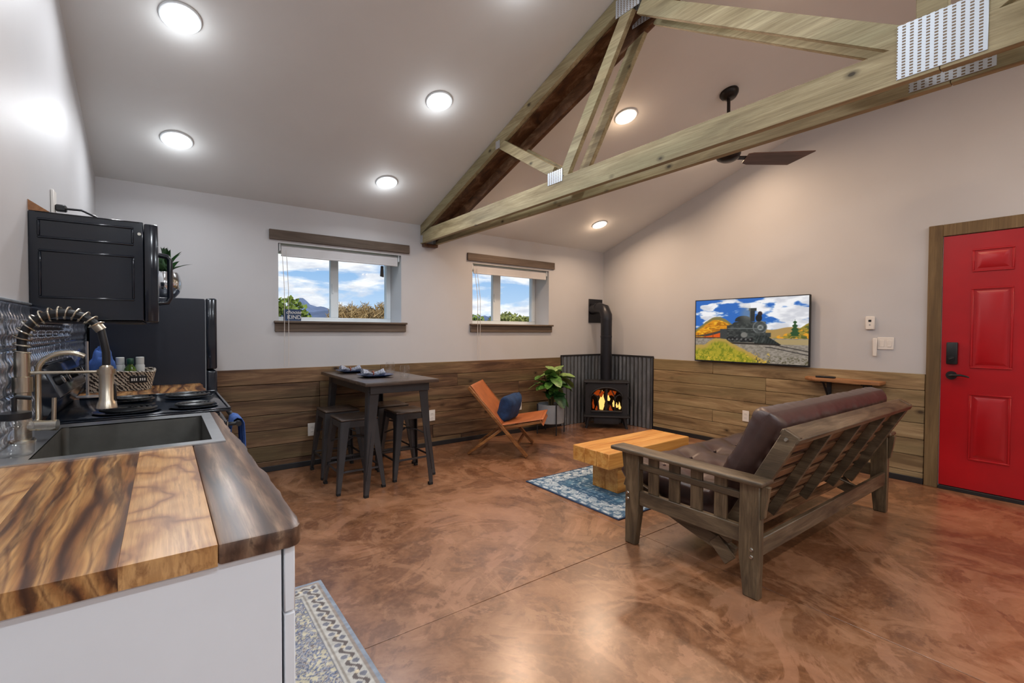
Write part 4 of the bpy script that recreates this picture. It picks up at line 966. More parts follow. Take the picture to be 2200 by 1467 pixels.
for q, a, pitch, s_, mi in LEAVES:
    if q.y+s_*math.cos(R(a))*math.cos(R(pitch)) > 4.66: a = a+180; pitch = max(pitch, 15)
    if q.y+s_*math.cos(R(a)) > 4.64: s_ *= .6
    o = bpy.data.objects.new('leaf', lme[int(mi) % 3]); COL.objects.link(o); o.parent = t; o.location = q-t.location; o.scale = (s_, s_, s_)
    o.rotation_euler = (R(pitch), R(rp.uniform(-20, 20)), R(a))
# ================================================================== WOOD STOVE (set across the corner)
sc_ = (4.845, 4.372); t = thing('wood_stove', 'black cast iron stove with arched glass door and lit fire', 'stove', (sc_[0], sc_[1], 0), R(135))
# local: +y points out of the room corner's front? x to the right when rotated; front face at y = +.19
L_ = dict(local=True)
FYs = .19
hwS = .275
MB().box(-hwS, -.08, .125, hwS, -.06, .6, .004).build('back_plate', 'cast_iron', t, **L_)
for sx in (-1, 1): MB().box(min(sx*hwS, sx*(hwS-.02)), -.06, .125, max(sx*hwS, sx*(hwS-.02)), FYs-.02, .6, .004).build('side_plate', 'cast_iron', t, **L_)
MB().box(-hwS+.02, -.06, .125, hwS-.02, FYs-.02, .15).build('firebox_floor', 'firebox', t, **L_)
MB().box(-hwS+.02, -.058, .15, hwS-.02, -.045, .6).build('firebox_back', 'firebox', t, **L_)
MB().box(-hwS-.02, -.092, .6, hwS+.02, FYs+.025, .622, .008, seg=2).build('top_plate', 'cast_iron', t, **L_)
# front with arched opening
def arch_pts(hw, z0, zs, rise, n=18):
    return [(-hw, z0)]+[(-hw*math.cos(math.pi*i/n), zs+rise*math.sin(math.pi*i/n)) for i in range(n+1)]+[(hw, z0)]
op = arch_pts(.2, .235, .405, .125)
b = MB(); n_ = len(op)
out = [(-hwS, .125)]+[(-hwS, .405) if i == 0 else None for i in range(1)]
# outer boundary points matched to the inner arch
outer = [(-hwS, .15)]
for i in range(1, n_-1):
    x, z = op[i]; ang = math.atan2(z-.38, x); cx2, cz2 = math.cos(ang), math.sin(ang)
    k = min(hwS/abs(cx2) if abs(cx2) > 1e-6 else 9, (.6-.38)/cz2 if cz2 > 1e-6 else 9); outer.append((cx2*k, .38+cz2*k))
outer.append((hwS, .15))
for yy in (FYs-.02, FYs):
    A = [b.bm.verts.new((x, yy, z)) for x, z in op]; B = [b.bm.verts.new((x, yy, z)) for x, z in outer]
    for i in range(n_-1): b.bm.faces.new((A[i], A[i+1], B[i+1], B[i]))
    b.bm.faces.new((A[0], B[0], B[-1], A[-1]))
    if yy == FYs-.02: A0, B0 = A, B
for i in range(n_):
    b.bm.faces.new((A0[i], A0[(i+1) % n_], A[(i+1) % n_], A[i])); b.bm.faces.new((B0[i], B0[(i+1) % n_], B[(i+1) % n_], B[i]))
b.build('front_plate', 'cast_iron', t, smooth=30, **L_)
ar = arch_pts(.212, .235, .405, .137, 24)
MB().tube([(x, FYs+.006, z) for x, z in ar[1:-1]], .012, 8).build('arch_moulding', 'cast_iron', t, **L_)
for sx in (-1, 1):   # gothic glazing bars
    dr = MB().tube([(sx*.006, FYs-.004, .235), (sx*.006, FYs-.002, .535)], .008, 8).build('door_bar', 'cast_iron', t, **L_)
    MB().tube([(sx*.11, FYs-.004, .235), (sx*.11, FYs-.004, .4), (sx*.1, FYs-.004, .44), (sx*.07, FYs-.002, .5)], .0075, 8).build('door_bar', 'cast_iron', t, **L_)
    MB().tube([(sx*.11, FYs-.004, .39), (sx*.13, FYs-.004, .43), (sx*.17, FYs-.004, .45), (sx*.2, FYs-.002, .425)], .0075, 8).build('door_bar', 'cast_iron', t, **L_)
MB().prism(arch_pts(.199, .236, .405, .124), 'y', FYs-.016, FYs-.013).build('door_glass', 'window_glass', t, **L_)
MB().box(-.205, FYs, .215, .205, FYs+.03, .238, .005).build('door_ledge', 'cast_iron', t, **L_)
MB().box(-.3, -.06, .15, .3, FYs+.065, .172, .008, seg=2).build('ash_shelf', 'cast_iron', t, **L_)
MB().box(-.165, FYs-.03, .06, .165, FYs+.03, .15, .01, seg=2).build('ash_drawer', 'cast_iron', t, **L_)
for sx in (-1, 1):
    for yy in (-.045, FYs+.01):
        MB().tube([(sx*.23, yy, .152), (sx*.245, yy, .1), (sx*.255, yy, .03), (sx*.265, yy, .0)], [.028, .022, .017, .02], 10).build('leg', 'cast_iron', t, **L_)
hd = MB().box(-hwS-.042, .06, .385, -hwS-.0, .085, .41, .004).build('side_latch', 'cast_iron', t, **L_)
MB().tube([(-hwS-.04, .072, .4), (-hwS-.05, .075, .33), (-hwS-.045, .08, .28)], .009, 8).build('coil_handle', 'cast_iron', hd, **L_)
for k, (x, y, l_, a) in enumerate(((-.03, .03, .3, 4), (.04, .09, .28, -8), (0, .06, .26, 12))):
    z = .19+(.07 if k == 2 else 0); c_, s_ = math.cos(R(a)), math.sin(R(a))
    MB().tube([(x-c_*l_/2, y-s_*l_/2, z), (x, y, z+.006), (x+c_*l_/2, y+s_*l_/2, z)], [.036, .04, .034], 12).build('log', 'char_log', t, **L_)
MB().box(-.2, -.04, .15, .2, .14, .162, .004).build('ember_bed', 'ember', t, **L_)
def flame(x, y, z, w_, h_, m_):
    MB().tube([(x, y, z), (x-w_*.1, y, z+h_*.25), (x+w_*.15, y, z+h_*.55), (x+w_*.05, y, z+h_*.8), (x+w_*.2, y, z+h_)], [w_*.35, w_*.5, w_*.36, w_*.18, .001], 10).build('flame', m_, t, **L_)
for (x, z, w_, h_, m_) in ((.065, .24, .07, .2, 'flame_yellow'), (.045, .3, .05, .2, 'flame_yellow'), (-.03, .36, .04, .09, 'flame_yellow'), (-.1, .28, .04, .09, 'flame_yellow'), (-.14, .27, .03, .07, 'flame_yellow'), (-.175, .25, .035, .1, 'flame_yellow'), (.17, .25, .03, .13, 'flame_orange'), (.12, .2, .05, .09, 'flame_orange'), (.1, .43, .14, .08, 'flame_orange'), (-.07, .44, .12, .06, 'flame_orange'), (-.06, .2, .05, .1, 'flame_orange')):
    flame(x, .13, z, w_, h_, m_)
# flue
fx, fy, r_ = 4.846, 4.373, .0755
t = thing('flue_pipe', 'black stove pipe rising from the stove and bending into the wall', 'stove pipe', (fx, fy, .622))
MB().lathe([(.086, .6225), (.086, .632), (r_, .636), (r_, 1.20), (r_+.003, 1.202), (r_+.003, 1.226), (r_, 1.228), (r_, 1.44)], c=(fx, fy, 0), n=32).build('vertical_pipe', 'stove_pipe', t)
el = MB().tube([(fx, fy, 1.44), (fx, fy, 1.5), (fx+.008, fy+.045, 1.58), (fx+.03, fy+.17, 1.61)], r_+.002, 24).build('elbow', 'stove_pipe', t)
MB().tube([(fx+.03, fy+.17, 1.61), (fx+.075, YB-.026, 1.6)], r_, 24).build('wall_thimble', 'stove_pipe', t)
MB().box(4.85, YB-.014, 1.409, 5.125, YB-.001, 1.745, .003).build('wall_plate', 'stove_pipe', t)
# ================================================================== TELEVISION
def tv_paint(u, v):
    y = 1-v   # 0 at the top
    H = np.zeros(u.shape+(3,))
    def put(mask, col):
        col = np.array(col)/255.
        mk = np.clip(mask, 0, 1)[..., None]; H[:] = H*(1-mk)+col*mk
    def sm(a, w_=.012): return np.clip(a/w_+.5, 0, 1)
    put(np.ones_like(u), (46, 104, 186)); put(sm(.55-y, .5)*.0, (0, 0, 0))
    c = fbm(u*5.0+1.3, y*9+2.0, 5)+.22*(u-.45)+.07*np.sin(u*9)-.05
    put(sm(c-.5, .08), (244, 244, 246)); put(sm(fbm(u*9+5, y*14, 4)-.58, .2)*sm(c-.5, .08)*.5, (176, 178, 190))
    hill = .57-.3*np.exp(-((u-.22)/.2)**2)+.012*fbm(u*40, u*0+2)
    put(sm(y-hill, .008)*(u < .45), (126, 116, 70)); put(sm(y-hill-.035-.03*fbm(u*12, y*5), .02)*(u < .45), (214, 140, 24)); put(sm(fbm(u*16, y*30)-.5, .1)*sm(y-hill-.07)*(u < .45), (166, 102, 14)); put(sm(fbm(u*30+4, y*40)-.6, .1)*sm(y-hill-.05)*(u < .45), (236, 176, 40))
    rh = .56-.05*np.sin((u-.6)*9)+.02*fbm(u*30, u*0); put(sm(y-rh+.05-.22*np.clip(u-.86, 0, 1)*0, .01)*(u > .64)*0, (0, 0, 0))
    put(sm(y-(.47+.02*np.sin(u*20)), .01)*(u > .66)*(y < .64), (172, 140, 84)); put(sm(y-(.62-.95*np.clip(u-.78, 0, 1)-.03*fbm(u*30, u*0+3)), .012)*(u > .72), (150, 132, 52)); put(sm(fbm(u*40, y*40)-.52, .08)*sm(y-(.62-.9*np.clip(u-.78, 0, 1)))*(u > .72), (84, 92, 44)); put(sm(fbm(u*34+9, y*34)-.58, .08)*sm(y-(.58-.5*np.clip(u-.76, 0, 1)))*(u > .72), (226, 156, 44))
    put(sm(.028*(y-.34)/.22+.004-np.abs(u-.895)+.006*np.sin(y*120), .006)*(y > .34)*(y < .58), (46, 78, 44))
    put(sm(y-.62, .01), (150, 140, 128)); put(sm(fbm(u*60, y*60, 3)-.5, .2)*sm(y-.62, .01)*.6, (112, 104, 92)); put(sm(y-.63, .01)*sm(.71-y, .01)*(u > .74), (166, 146, 104))
    # coaches
    roof = .585-.1*np.clip(u/.28, 0, 1)**1.6
    put(sm(y-roof+.0, .006)*sm(.6-y)*(u < .27), (64, 60, 56)); put(sm(y-roof-.035-.01*u, .006)*sm(.625-y, .008)*(u < .255), (216, 88, 22)); put(sm(y-.612, .006)*sm(.63-y, .006)*(u < .27), (70, 46, 34))
    for k in (.028, .1, .18): put((np.abs(u-k) < .0025)*sm(y-.54)*sm(.62-y), (120, 50, 18))
    # tender and engine
    D = (42, 45, 44)
    put(sm(np.minimum(u-.25, .33-u), .004)*sm(y-.475, .006)*sm(.64-y, .006), (58, 60, 60))
    body = np.minimum(np.minimum(u-.315, .66-u), np.minimum(y-(.42-.26*np.clip(u-.315, 0, .2)), .685-.0-y)); put(sm(body, .008), D)
    put(sm(.075-np.hypot((u-.465), (y-.345)*1.0), .006)*(y < .36), D); put(sm(.035-np.hypot(u-.405, (y-.4)), .006), D)
    put(sm(.09-np.hypot((u-.48)*.7, (y-.44)), .01), (50, 54, 52))
    put(sm(np.minimum(.022+.02*np.clip(.2-y, 0, 1)*2-np.abs(u-.545), np.minimum(y-.165, .36-y)), .005), (44, 47, 46)); put(sm(np.minimum(.034-np.abs(u-.548), np.minimum(y-.155, .2-y)), .005), (54, 58, 56))
    put(sm(.07-np.hypot(u-.515, (y-.24)*.6), .06)*.45*(u < .53), (150, 150, 140))
    r1 = np.hypot((u-.612)/.062, (y-.45)/.098); put(sm(1-r1, .06), (112, 116, 116)); put(sm(.86-r1, .08), (62, 66, 66)); put(sm(.42-np.hypot((u-.617)/.062, (y-.455)/.098), .1), (148, 152, 150)); put(sm(.2-np.hypot((u-.617)/.062, (y-.455)/.098), .1), (70, 74, 72))
    put(sm(.02-np.hypot(u-.612, (y-.245)*.55), .006), (52, 34, 28)); put(sm(.028-np.hypot(u-.602, (y-.31)*.5), .006), (26, 28, 30))
    put(sm(np.minimum(np.minimum(u-.5, .705-u), np.minimum(y-.535, .6-y)), .008), (56, 60, 58))
    plow = np.minimum(np.minimum(u-.555-.12*np.clip(y-.6, 0, 1), .67+.9*np.clip(y-.58, 0, .13)-u), np.minimum(y-.58, .715-y)); put(sm(plow, .006), (44, 50, 48)); put(sm(plow, .006)*(np.sin(u*260+y*60) > .55), (30, 34, 33))
    for k in (.335, .37, .41, .45, .49, .53): put(sm(.022-np.hypot(u-k, (y-.64)*.6), .004), (26, 27, 28)); put(sm(.009-np.hypot(u-k, (y-.64)*.6), .004), (96, 96, 94))
    put(sm(.03-np.hypot(u-.475, (y-.57)*.7), .006), (120, 118, 112)); put(sm(np.minimum(u-.32, .64-u))*sm(.006-np.abs(y-.46-.02*u), .006), (104, 108, 106)); put(sm(fbm(u*46, y*40, 4)-.56, .25)*sm(body, .01)*.45, (104, 106, 102))
    put(sm(np.minimum(u-.32, .78-u))*sm(.012-np.abs(y-.705-.03*(u-.5)), .008), (40, 36, 32))
    # rails and foreground grass
    for off in (.0, .05): put(sm(.006-np.abs(y-(.705+off+.33*np.clip(u-.7, 0, 1)+.02*0)), .005)*(u > .66), (44, 40, 40))
    ge = .645+.35*np.clip((u-.3)/.4, 0, 1)**1.1-.03*np.clip((u-.12)/.1, 0, 1)*np.clip((.35-u)/.1, 0, 1)+.02*fbm(u*30, u*0); put(sm(y-ge-.09*np.clip((.18-u)/.1, 0, 1), .02)*(u < .72), (176, 146, 72)); put(sm(y-ge-.06-.1*np.clip((.18-u)/.1, 0, 1), .06)*(u < .6), (164, 152, 44)); put(sm(fbm(u*60, y*22, 4)-.54, .2)*.7*sm(y-ge-.06-.1*np.clip((.18-u)/.1, 0, 1), .06)*(u < .6), (98, 112, 24)); put(sm(fbm(u*80+3, y*70, 3)-.68, .06)*sm(y-.85, .1)*(u < .7), (214, 176, 60)); put(sm(fbm(u*70+8, y*70, 3)-.62, .08)*sm(y-.9, .05)*(u > .55), (84, 78, 56))
    return H
t = thing('television', 'wall-mounted flat television showing a steam train in autumn hills', 'television', (XR-.03, 2.58, .94))
TYl, TYr, TZb, TZt, TXf = 3.200, 1.962, .94, 1.656, XR-.062
MB().box(TXf+.002, TYr, TZb, TXf+.03, TYl, TZt, .004).build('housing', 'black_plastic', t)
bz = MB(); bwd = .009
for (a0, c0, a1, c1) in ((TYr, TZb, TYl, TZb+bwd*1.6), (TYr, TZt-bwd, TYl, TZt), (TYr, TZb+bwd*1.6, TYr+bwd, TZt-bwd), (TYl-bwd, TZb+bwd*1.6, TYl, TZt-bwd)): bz.box(TXf-.004, a0, c0, TXf+.0019, a1, c1, .001)
bz.build('bezel', 'black_plastic', t)
painted('screen', tv_paint, 300, 170, lambda a, b_: (TXf, TYl-bwd-(TYl-TYr-2*bwd)*a, TZb+bwd*1.6+(TZt-TZb-2.6*bwd)*b_), 'screen', t)
MB().box(TXf+.03, 2.4, 1.15, XR-.001, 2.76, 1.45, .004).build('wall_mount', 'black_trim', t)
# ------------------------------------------------------------------ wall devices
t = thing('thermostat', 'small white thermostat on the wall above the switch', 'thermostat', (XR, 1.487, 1.368))
MB().box(XR-.022, 1.453, 1.31, XR-.001, 1.521, 1.428, .005).build('body', 'plate_white', t)
MB().box(XR-.0228, 1.476, 1.378, XR-.022, 1.498, 1.398).build('display', 'black_plastic', t); MB().cyl((XR-.0215, 1.487, 1.352), (XR-.024, 1.487, 1.352), .006).build('button', 'pot_grey', t)
t = thing('switch_plate', 'white double wall switch beside the red door', 'switch', (XR, 1.372, 1.186))
MB().box(XR-.008, 1.314, 1.132, XR-.001, 1.432, 1.24, .003).build('plate', 'plate_white', t)
for y in (1.345, 1.398): MB().box(XR-.012, y-.016, 1.155, XR-.008, y+.016, 1.217, .002).build('rocker', 'plate_white', t)
t = thing('fan_remote', 'slim white fan remote hanging beside the switch', 'remote', (XR, 1.447, 1.15))
MB().box(XR-.02, 1.432, 1.07, XR-.009, 1.464, 1.232, .004).build('body', 'plate_white', t); MB().box(XR-.009, 1.436, 1.09, XR-.001, 1.46, 1.2, .002).build('cradle', 'plate_white', t)
def outlet(loc, axis, lab):
    t = thing('wall_outlet', lab, 'outlet', loc, group='wall outlets'); x, y, z = loc
    def bxx(a0, a1, d0, d1, z0, z1, nm, m_, bev=.002):
        if axis == 'back': return MB().box(x+a0, y-d1, z+z0, x+a1, y-d0, z+z1, bev).build(nm, m_, t)
        return MB().box(x-d1, y+a0, z+z0, x-d0, y+a1, z+z1, bev).build(nm, m_, t)
    bxx(-.036, .036, .0, .006, -.06, .06, 'plate', 'plate_white')
    for zz in (-.022, .022):
        bxx(-.016, .016, .006, .0085, zz-.015, zz+.015, 'receptacle', 'plate_white')
        for a in (-.006, .006): bxx(a-.0012, a+.0012, .0085, .0088, zz-.005, zz+.005, 'slot', 'dark_gap', 0)
outlet((1.125, YB-.022, .343), 'back', 'white outlet left of the stools behind the table')
outlet((2.386, YB-.022, .346), 'back', 'white outlet right of the stools on the plank wall')
outlet((3.604, YB-.022, .35), 'back', 'white outlet between the leather chair and the plant')
outlet((XR-.022, 2.60, .36), 'right', 'white outlet on the plank wall behind the futon')
t = thing('wall_shelf', 'wooden ledge shelf on black brackets below the television', 'shelf', (XR-.1, 1.68, .83))
MB().prism([(XR-.021, 1.36), (XR-.2, 1.36), (XR-.205, 1.5), (XR-.198, 1.7), (XR-.2, 1.86), (XR-.17, 1.93), (XR-.1, 1.985), (XR-.021, 2.0)], 'z', .822, .85, .004).build('board', 'shelf_wood', t)
for y in (1.48, 1.8):
    MB().box(XR-.18, y-.02, .812, XR-.021, y+.02, .8218, .001).build('bracket_arm', 'black_trim', t); MB().box(XR-.031, y-.02, .62, XR-.021, y+.02, .812, .001).build('bracket_leg', 'black_trim', t)
    MB().bar((XR-.17, y, .812), (XR-.031, y, .65), .03, .006, (0, 1, 0)).build('bracket_brace', 'black_trim', t)
t = thing('remote_control', 'black television remote lying on the ledge shelf', 'remote', (XR-.12, 1.8, .8505))
b = MB().box(XR-.135, 1.72, .8505, XR-.095, 1.88, .868, .004); b.build('body', 'black_plastic', t)
for k in range(5): MB().box(XR-.125, 1.735+k*.026, .868, XR-.105, 1.75+k*.026, .8695, .0005).build('button', 'gunmetal', t)
# ================================================================== RUGS
def rug_thing(name, lab, x0, x1, y0, y1, paint, step, mat_edge):
    t = thing(name, lab, 'rug', ((x0+x1)/2, (y0+y1)/2, 0))
    MB().box(x0, y0, .0005, x1, y1, .0075, .002).build('backing', mat_edge, t)
    painted('pile', paint, int((x1-x0)/step), int((y1-y0)/step), lambda a, b_: (x0+.002+(x1-x0-.004)*a, y0+.002+(y1-y0-.004)*b_, .0082+.0006*mnoise.noise((a*90, b_*90, 1))), 'woven_print', t)
    return t
def runner_paint(W_, L_):
    def f(u, v):
        x, y = u*W_, v*L_; e = np.minimum(np.minimum(x+.2, W_-x), np.minimum(y, L_-y))
        H = np.zeros(u.shape+(3,))
        def put(mask, col): mk = np.clip(mask, 0, 1)[..., None]; H[:] = H*(1-mk)+np.array(col)/255.*mk
        put(np.ones_like(u), (150, 154, 164))
        n = fbm(x*60, y*60, 3); m_ = np.sin(x*92+2.4*np.sin(y*66)+5*n)*np.sin(y*88+2.4*np.sin(x*70)+5*n)
        put((m_ > .28)*1., (190, 186, 166)); put((np.abs(m_-.1) < .14)*1., (98, 110, 136)); put((m_ < -.62)*1., (184, 178, 166)); put((m_ < -.8)*1., (116, 110, 112))
        bd = (e < .125); put(bd*1., (186, 186, 182))
        q = np.where((W_-x) < np.minimum(y, L_-y), y, x); mt = np.sin(q*2*np.pi/.085); cr = e-.066
        put(bd*(np.abs(cr-.016*mt) < .009), (104, 98, 98)); put(bd*(np.hypot(cr+.016*np.sign(mt), (np.abs(np.mod(q/.0425, 1)-.5))*.0425) < .013), (118, 122, 134)); put(bd*(np.hypot(cr, (np.mod(q/.085, 1)-.5)*.085) < .009), (206, 196, 172))
        put(((e > .02) & (e < .032))*1., (150, 142, 136)); put(((e > .103) & (e < .113))*1., (150, 146, 140)); put(((e > .122) & (e < .127))*1., (120, 124, 134)); put((e < .02)*1., (140, 152, 168))
        H *= (.86+.28*n)[..., None]; return H
    return f
rug_thing('runner_rug', 'blue grey and cream patterned runner beside the white cabinet', .225, .636, .75, 2.484, runner_paint(.411, 1.734), .0045, 'pot_grey')
def blue_paint(W_, L_):
    def f(u, v):
        x, y = u*W_, v*L_; e = np.minimum(np.minimum(x, W_-x), np.minimum(y, L_-y))
        H = np.zeros(u.shape+(3,))
        def put(mask, col): mk = np.clip(mask, 0, 1)[..., None]; H[:] = H*(1-mk)+np.array(col)/255.*mk
        n = fbm(x*14, y*14, 5); n2 = fbm(x*55+3, y*55, 3)
        put(np.ones_like(u), (52, 92, 122)); put((n-.42)*5, (84, 124, 148)); put((n2-.56)*9, (150, 172, 184))
        med = np.sin(x*26)*np.sin(y*26+1); put((np.abs(med) < .12)*(e > .2)*.7, (40, 74, 104))
        bd = (e < .2)*1.; put(bd, (158, 174, 184)); q = np.where(np.minimum(x, W_-x) < np.minimum(y, L_-y), y, x)
        m_ = np.sin(q*58+3*np.sin(e*60))*np.sin(e*62); put(bd*((m_+n2-.5) > .18), (66, 98, 126)); put(bd*((n2-.6)*9), (208, 214, 216)); put(((e > .185) & (e < .2))*1., (62, 94, 122)); put(((e > .05) & (e < .062))*1., (86, 114, 138)); put((e < .014)*1., (40, 66, 96))
        return H
    return f
rug_thing('area_rug', 'distressed blue and white rug under the coffee table', 2.466, 4.05, 2.10, 3.118, blue_paint(1.584, 1.018), .008, 'sign_navy')
# ================================================================== COFFEE TABLE
t = thing('coffee_table', 'chunky golden timber coffee table on the blue rug', 'coffee table', (3.2, 2.575, .009))
nb = 3; y0, y1 = 2.382, 2.768; wb_ = (y1-y0)/nb
for k in range(nb): MB().box(2.68, y0+k*wb_+.0006, .236, 3.72, y0+(k+1)*wb_-.0006, .358, .004).build('top_beam', 'pine_gold', t)
for x0 in (2.85, 3.32):
    for k in range(2):
        for j in range(2): MB().box(x0+k*.13+.0005, 2.44+j*.135+.0005, .0092, x0+(k+1)*.13-.0005, 2.44+(j+1)*.135-.0005, .2358, .003).build('leg_block', 'pine_gold', t)
# ================================================================== FUTON
FXL, FXR = 2.255, 4.15
t = thing('futon', 'brown leather futon on a grey-brown wooden frame, seen from behind', 'futon', (3.2, 1.5, 0))
def leg(x0, x1, ya, yb, yfa, yfb, nm='leg'):
    o = MB().prism([(yfa, 0.001), (yfb, 0.001), (yb, .2), (yb, .552), (ya, .552), (ya, .2)], 'x', x0, x1, .004).build(nm, 'futon_wood_z', t)
    return o
for si, (x0, x1, sx) in enumerate(((FXL, FXL+.045, -1), (FXR-.045, FXR, 1))):
    xo = x0 if sx < 0 else x1
    rl = leg(x0, x1, 1.07, 1.168, 1.072, 1.146); fl_ = leg(x0, x1, 1.772, 1.87, 1.797, 1.872)
    for (L0, yy, zz) in ((rl, 1.105, (.2, .235)), (fl_, 1.852, (.27, .305))):
        for z in zz: MB().lathe([(.011, 0), (.010, .004), (.005, .007)], M=Matrix.Translation((xo, yy, z)) @ Matrix.Rotation(R(90*sx), 4, 'Y')).build('bolt', 'bolt_metal', L0) if False else MB().cyl((xo, yy, z), (xo+sx*.006, yy, z), .010, .007, 14).build('bolt', 'bolt_metal', L0)
    MB().box(x0-.036, 1.042, .553, x1+.042, 1.965, .579, .011, seg=3).build('arm_rest', 'futon_wood', t)
    for (yc, sgn, L0) in ((1.07, -1, rl), (1.87, 1, fl_)):
        MB().prism([(yc, .552), (yc+sgn*.04, .552), (yc+sgn*.03, .49), (yc+sgn*.02, .43), (yc+sgn*.018, .4), (yc, .385)], 'x', x0+.01, x1-.01, .003).build('corbel', 'futon_wood_z', L0)
    MB().box(x0+.008, 1.168, .462, x1-.008, 1.772, .497, .003).build('upper_rail', 'futon_wood', t)
    MB().box(x0+.006, 1.168, .25, x1-.006, 1.772, .334, .003).build('lower_rail', 'futon_wood', t)
    for (a, b_) in ((1.648, 1.717), (1.509, 1.578), (1.374, 1.443), (1.239, 1.308)):
        MB().box(x0+.016, a, .334, x1-.016, b_, .5525, .002).build('arm_slat', 'futon_wood_z', t)
MB().box(FXL+.045, 1.078, .2, FXR-.045, 1.104, .288, .003).build('rear_rail', 'futon_wood_x', t)
MB().box(FXL+.045, 1.835, .22, FXR-.045, 1.861, .30, .003).build('front_rail', 'futon_wood_x', t)
# reclining back frame: tilted ladder
B0, B1 = Vector((0, 1.262, .262)), Vector((0, .962, .812)); bd_ = (B1-B0).normalized(); bn = Vector((0, bd_.z, -bd_.y))   # bn points forward/up (to the mattress)
def bx3(x, s_, n_): return (x, B0.y+bd_.y*s_+bn.y*n_, B0.z+bd_.z*s_+bn.z*n_)
BL = (B1-B0).length
for x in (2.342, 4.048): 
    sb = MB().bar(bx3(x, -.06, 0), bx3(x, BL, 0), .075, .038, (1, 0, 0), .003).build('back_stile', 'futon_wood', t)
    MB().cyl(bx3(x-.02 if x < 3 else x+.02, BL-.04, .005), bx3(x-.026 if x < 3 else x+.026, BL-.04, .005), .010, .007, 14).build('bolt', 'bolt_metal', sb)
for x in (2.77, 3.2, 3.62): MB().bar(bx3(x, .0, -.012), bx3(x, BL-.03, -.012), .05, .03, (1, 0, 0), .002).build('back_support', 'futon_wood', t)
tr_ = MB(); P0, P1 = bx3(2.3235, BL-.02, -.0), bx3(4.0665, BL-.02, 0)
tr_.bar((P0[0]+.0, P0[1], P0[2]), (P1[0]+.0, P1[1], P1[2]), .03, .09, tuple(bn), .003); 
tr_.build('top_rail', 'futon_wood_x', t)
for k in range(6):
    s_ = .04+k*.088; a, c_ = bx3(2.363, s_, .021), bx3(4.027, s_, .021)
    MB().bar(a, c_, .05, .016, tuple(bn), .002).build('back_slat', 'futon_slat', t)
# seat deck, sloping down to the rear with a pivot block
S0, S1 = Vector((0, 1.95, .345)), Vector((0, 1.24, .135)); sd = (S1-S0).normalized(); sn = Vector((0, -sd.z, sd.y)); sn = sn if sn.z > 0 else -sn
for x in (2.36, 4.03):
    st_ = MB().bar((x, S0.y, S0.z), (x, S1.y, S1.z), .075, .032, (1, 0, 0), .003).build('seat_stile', 'futon_wood', t)
    MB().bar((x-.024 if x < 3 else x+.024, 1.34, .19), (x-.024 if x < 3 else x+.024, 1.25, .10), .075, .014, (1, 0, 0), .003).build('pivot_block', 'futon_wood', st_)
for k in range(7):
    p = S0+(S1-S0)*(.06+k*.135); MB().bar((2.377, p.y+sn.y*.02, p.z+sn.z*.02), (4.013, p.y+sn.y*.02, p.z+sn.z*.02), .055, .016, tuple(sn), .002).build('seat_slat', 'futon_slat', t)
# folded mattress: one continuous tufted body
path = [(2.0, .392), (1.86, .375), (1.7, .352), (1.56, .338), (1.44, .335), (1.365, .36), (1.315, .43), (1.27, .53), (1.215, .64), (1.16, .745), (1.115, .83), (1.085, .885)]
pv = [Vector((0, a, b_)) for a, b_ in path]
# resample the centre line
cum = [0]
for i in range(1, len(pv)): cum.append(cum[-1]+(pv[i]-pv[i-1]).length)
def cl(s_):
    s_ = max(0, min(1, s_))*cum[-1]
    for i in range(1, len(pv)):
        if cum[i] >= s_-1e-9:
            f = (s_-cum[i-1])/(cum[i]-cum[i-1]); p0 = pv[max(i-2, 0)]; p1 = pv[i-1]; p2 = pv[i]; p3 = pv[min(i+1, len(pv)-1)]
            q = .5*((2*p1)+(p2-p0)*f+(2*p0-5*p1+4*p2-p3)*f*f+(3*p1-p0-3*p2+p3)*f**3); return q
    return pv[-1]
MX0, MX1 = 2.372, 4.018
tuftx = [MX0+.22+.3*k for k in range(5)]
def surf(s_, x, side):
    p = cl(s_); d_ = (cl(s_+.01)-cl(s_-.01)).normalized(); nrm = Vector((0, -d_.z, d_.y))
    if nrm.z < 0 and s_ < .5: nrm = -nrm
    return p, d_, nrm
NS, NX = 84, 110
b = MB()
prev_n = None; frames = []
for i in range(NS):
    s_ = i/(NS-1); p = cl(s_); d_ = (cl(min(1, s_+.01))-cl(max(0, s_-.01))).normalized()
    n_ = Vector((0, d_.z, -d_.y)) ; n_ = -n_ if n_.dot(Vector((0, .45, .9))) < 0 else n_
    frames.append((p, d_, n_, s_))
def thick(s_, x):
    ex = min((x-MX0), (MX1-x))/.07; es = min(s_, 1-s_)*cum[-1]/.075
    fx_ = math.sqrt(max(0, 1-(1-min(1, max(0, ex)))**2)); fs_ = math.sqrt(max(0, 1-(1-min(1, max(0, es)))**2))
    return min(fx_, 1)*min(fs_, 1)
TUFT_S = [.13, .3, .62, .8]
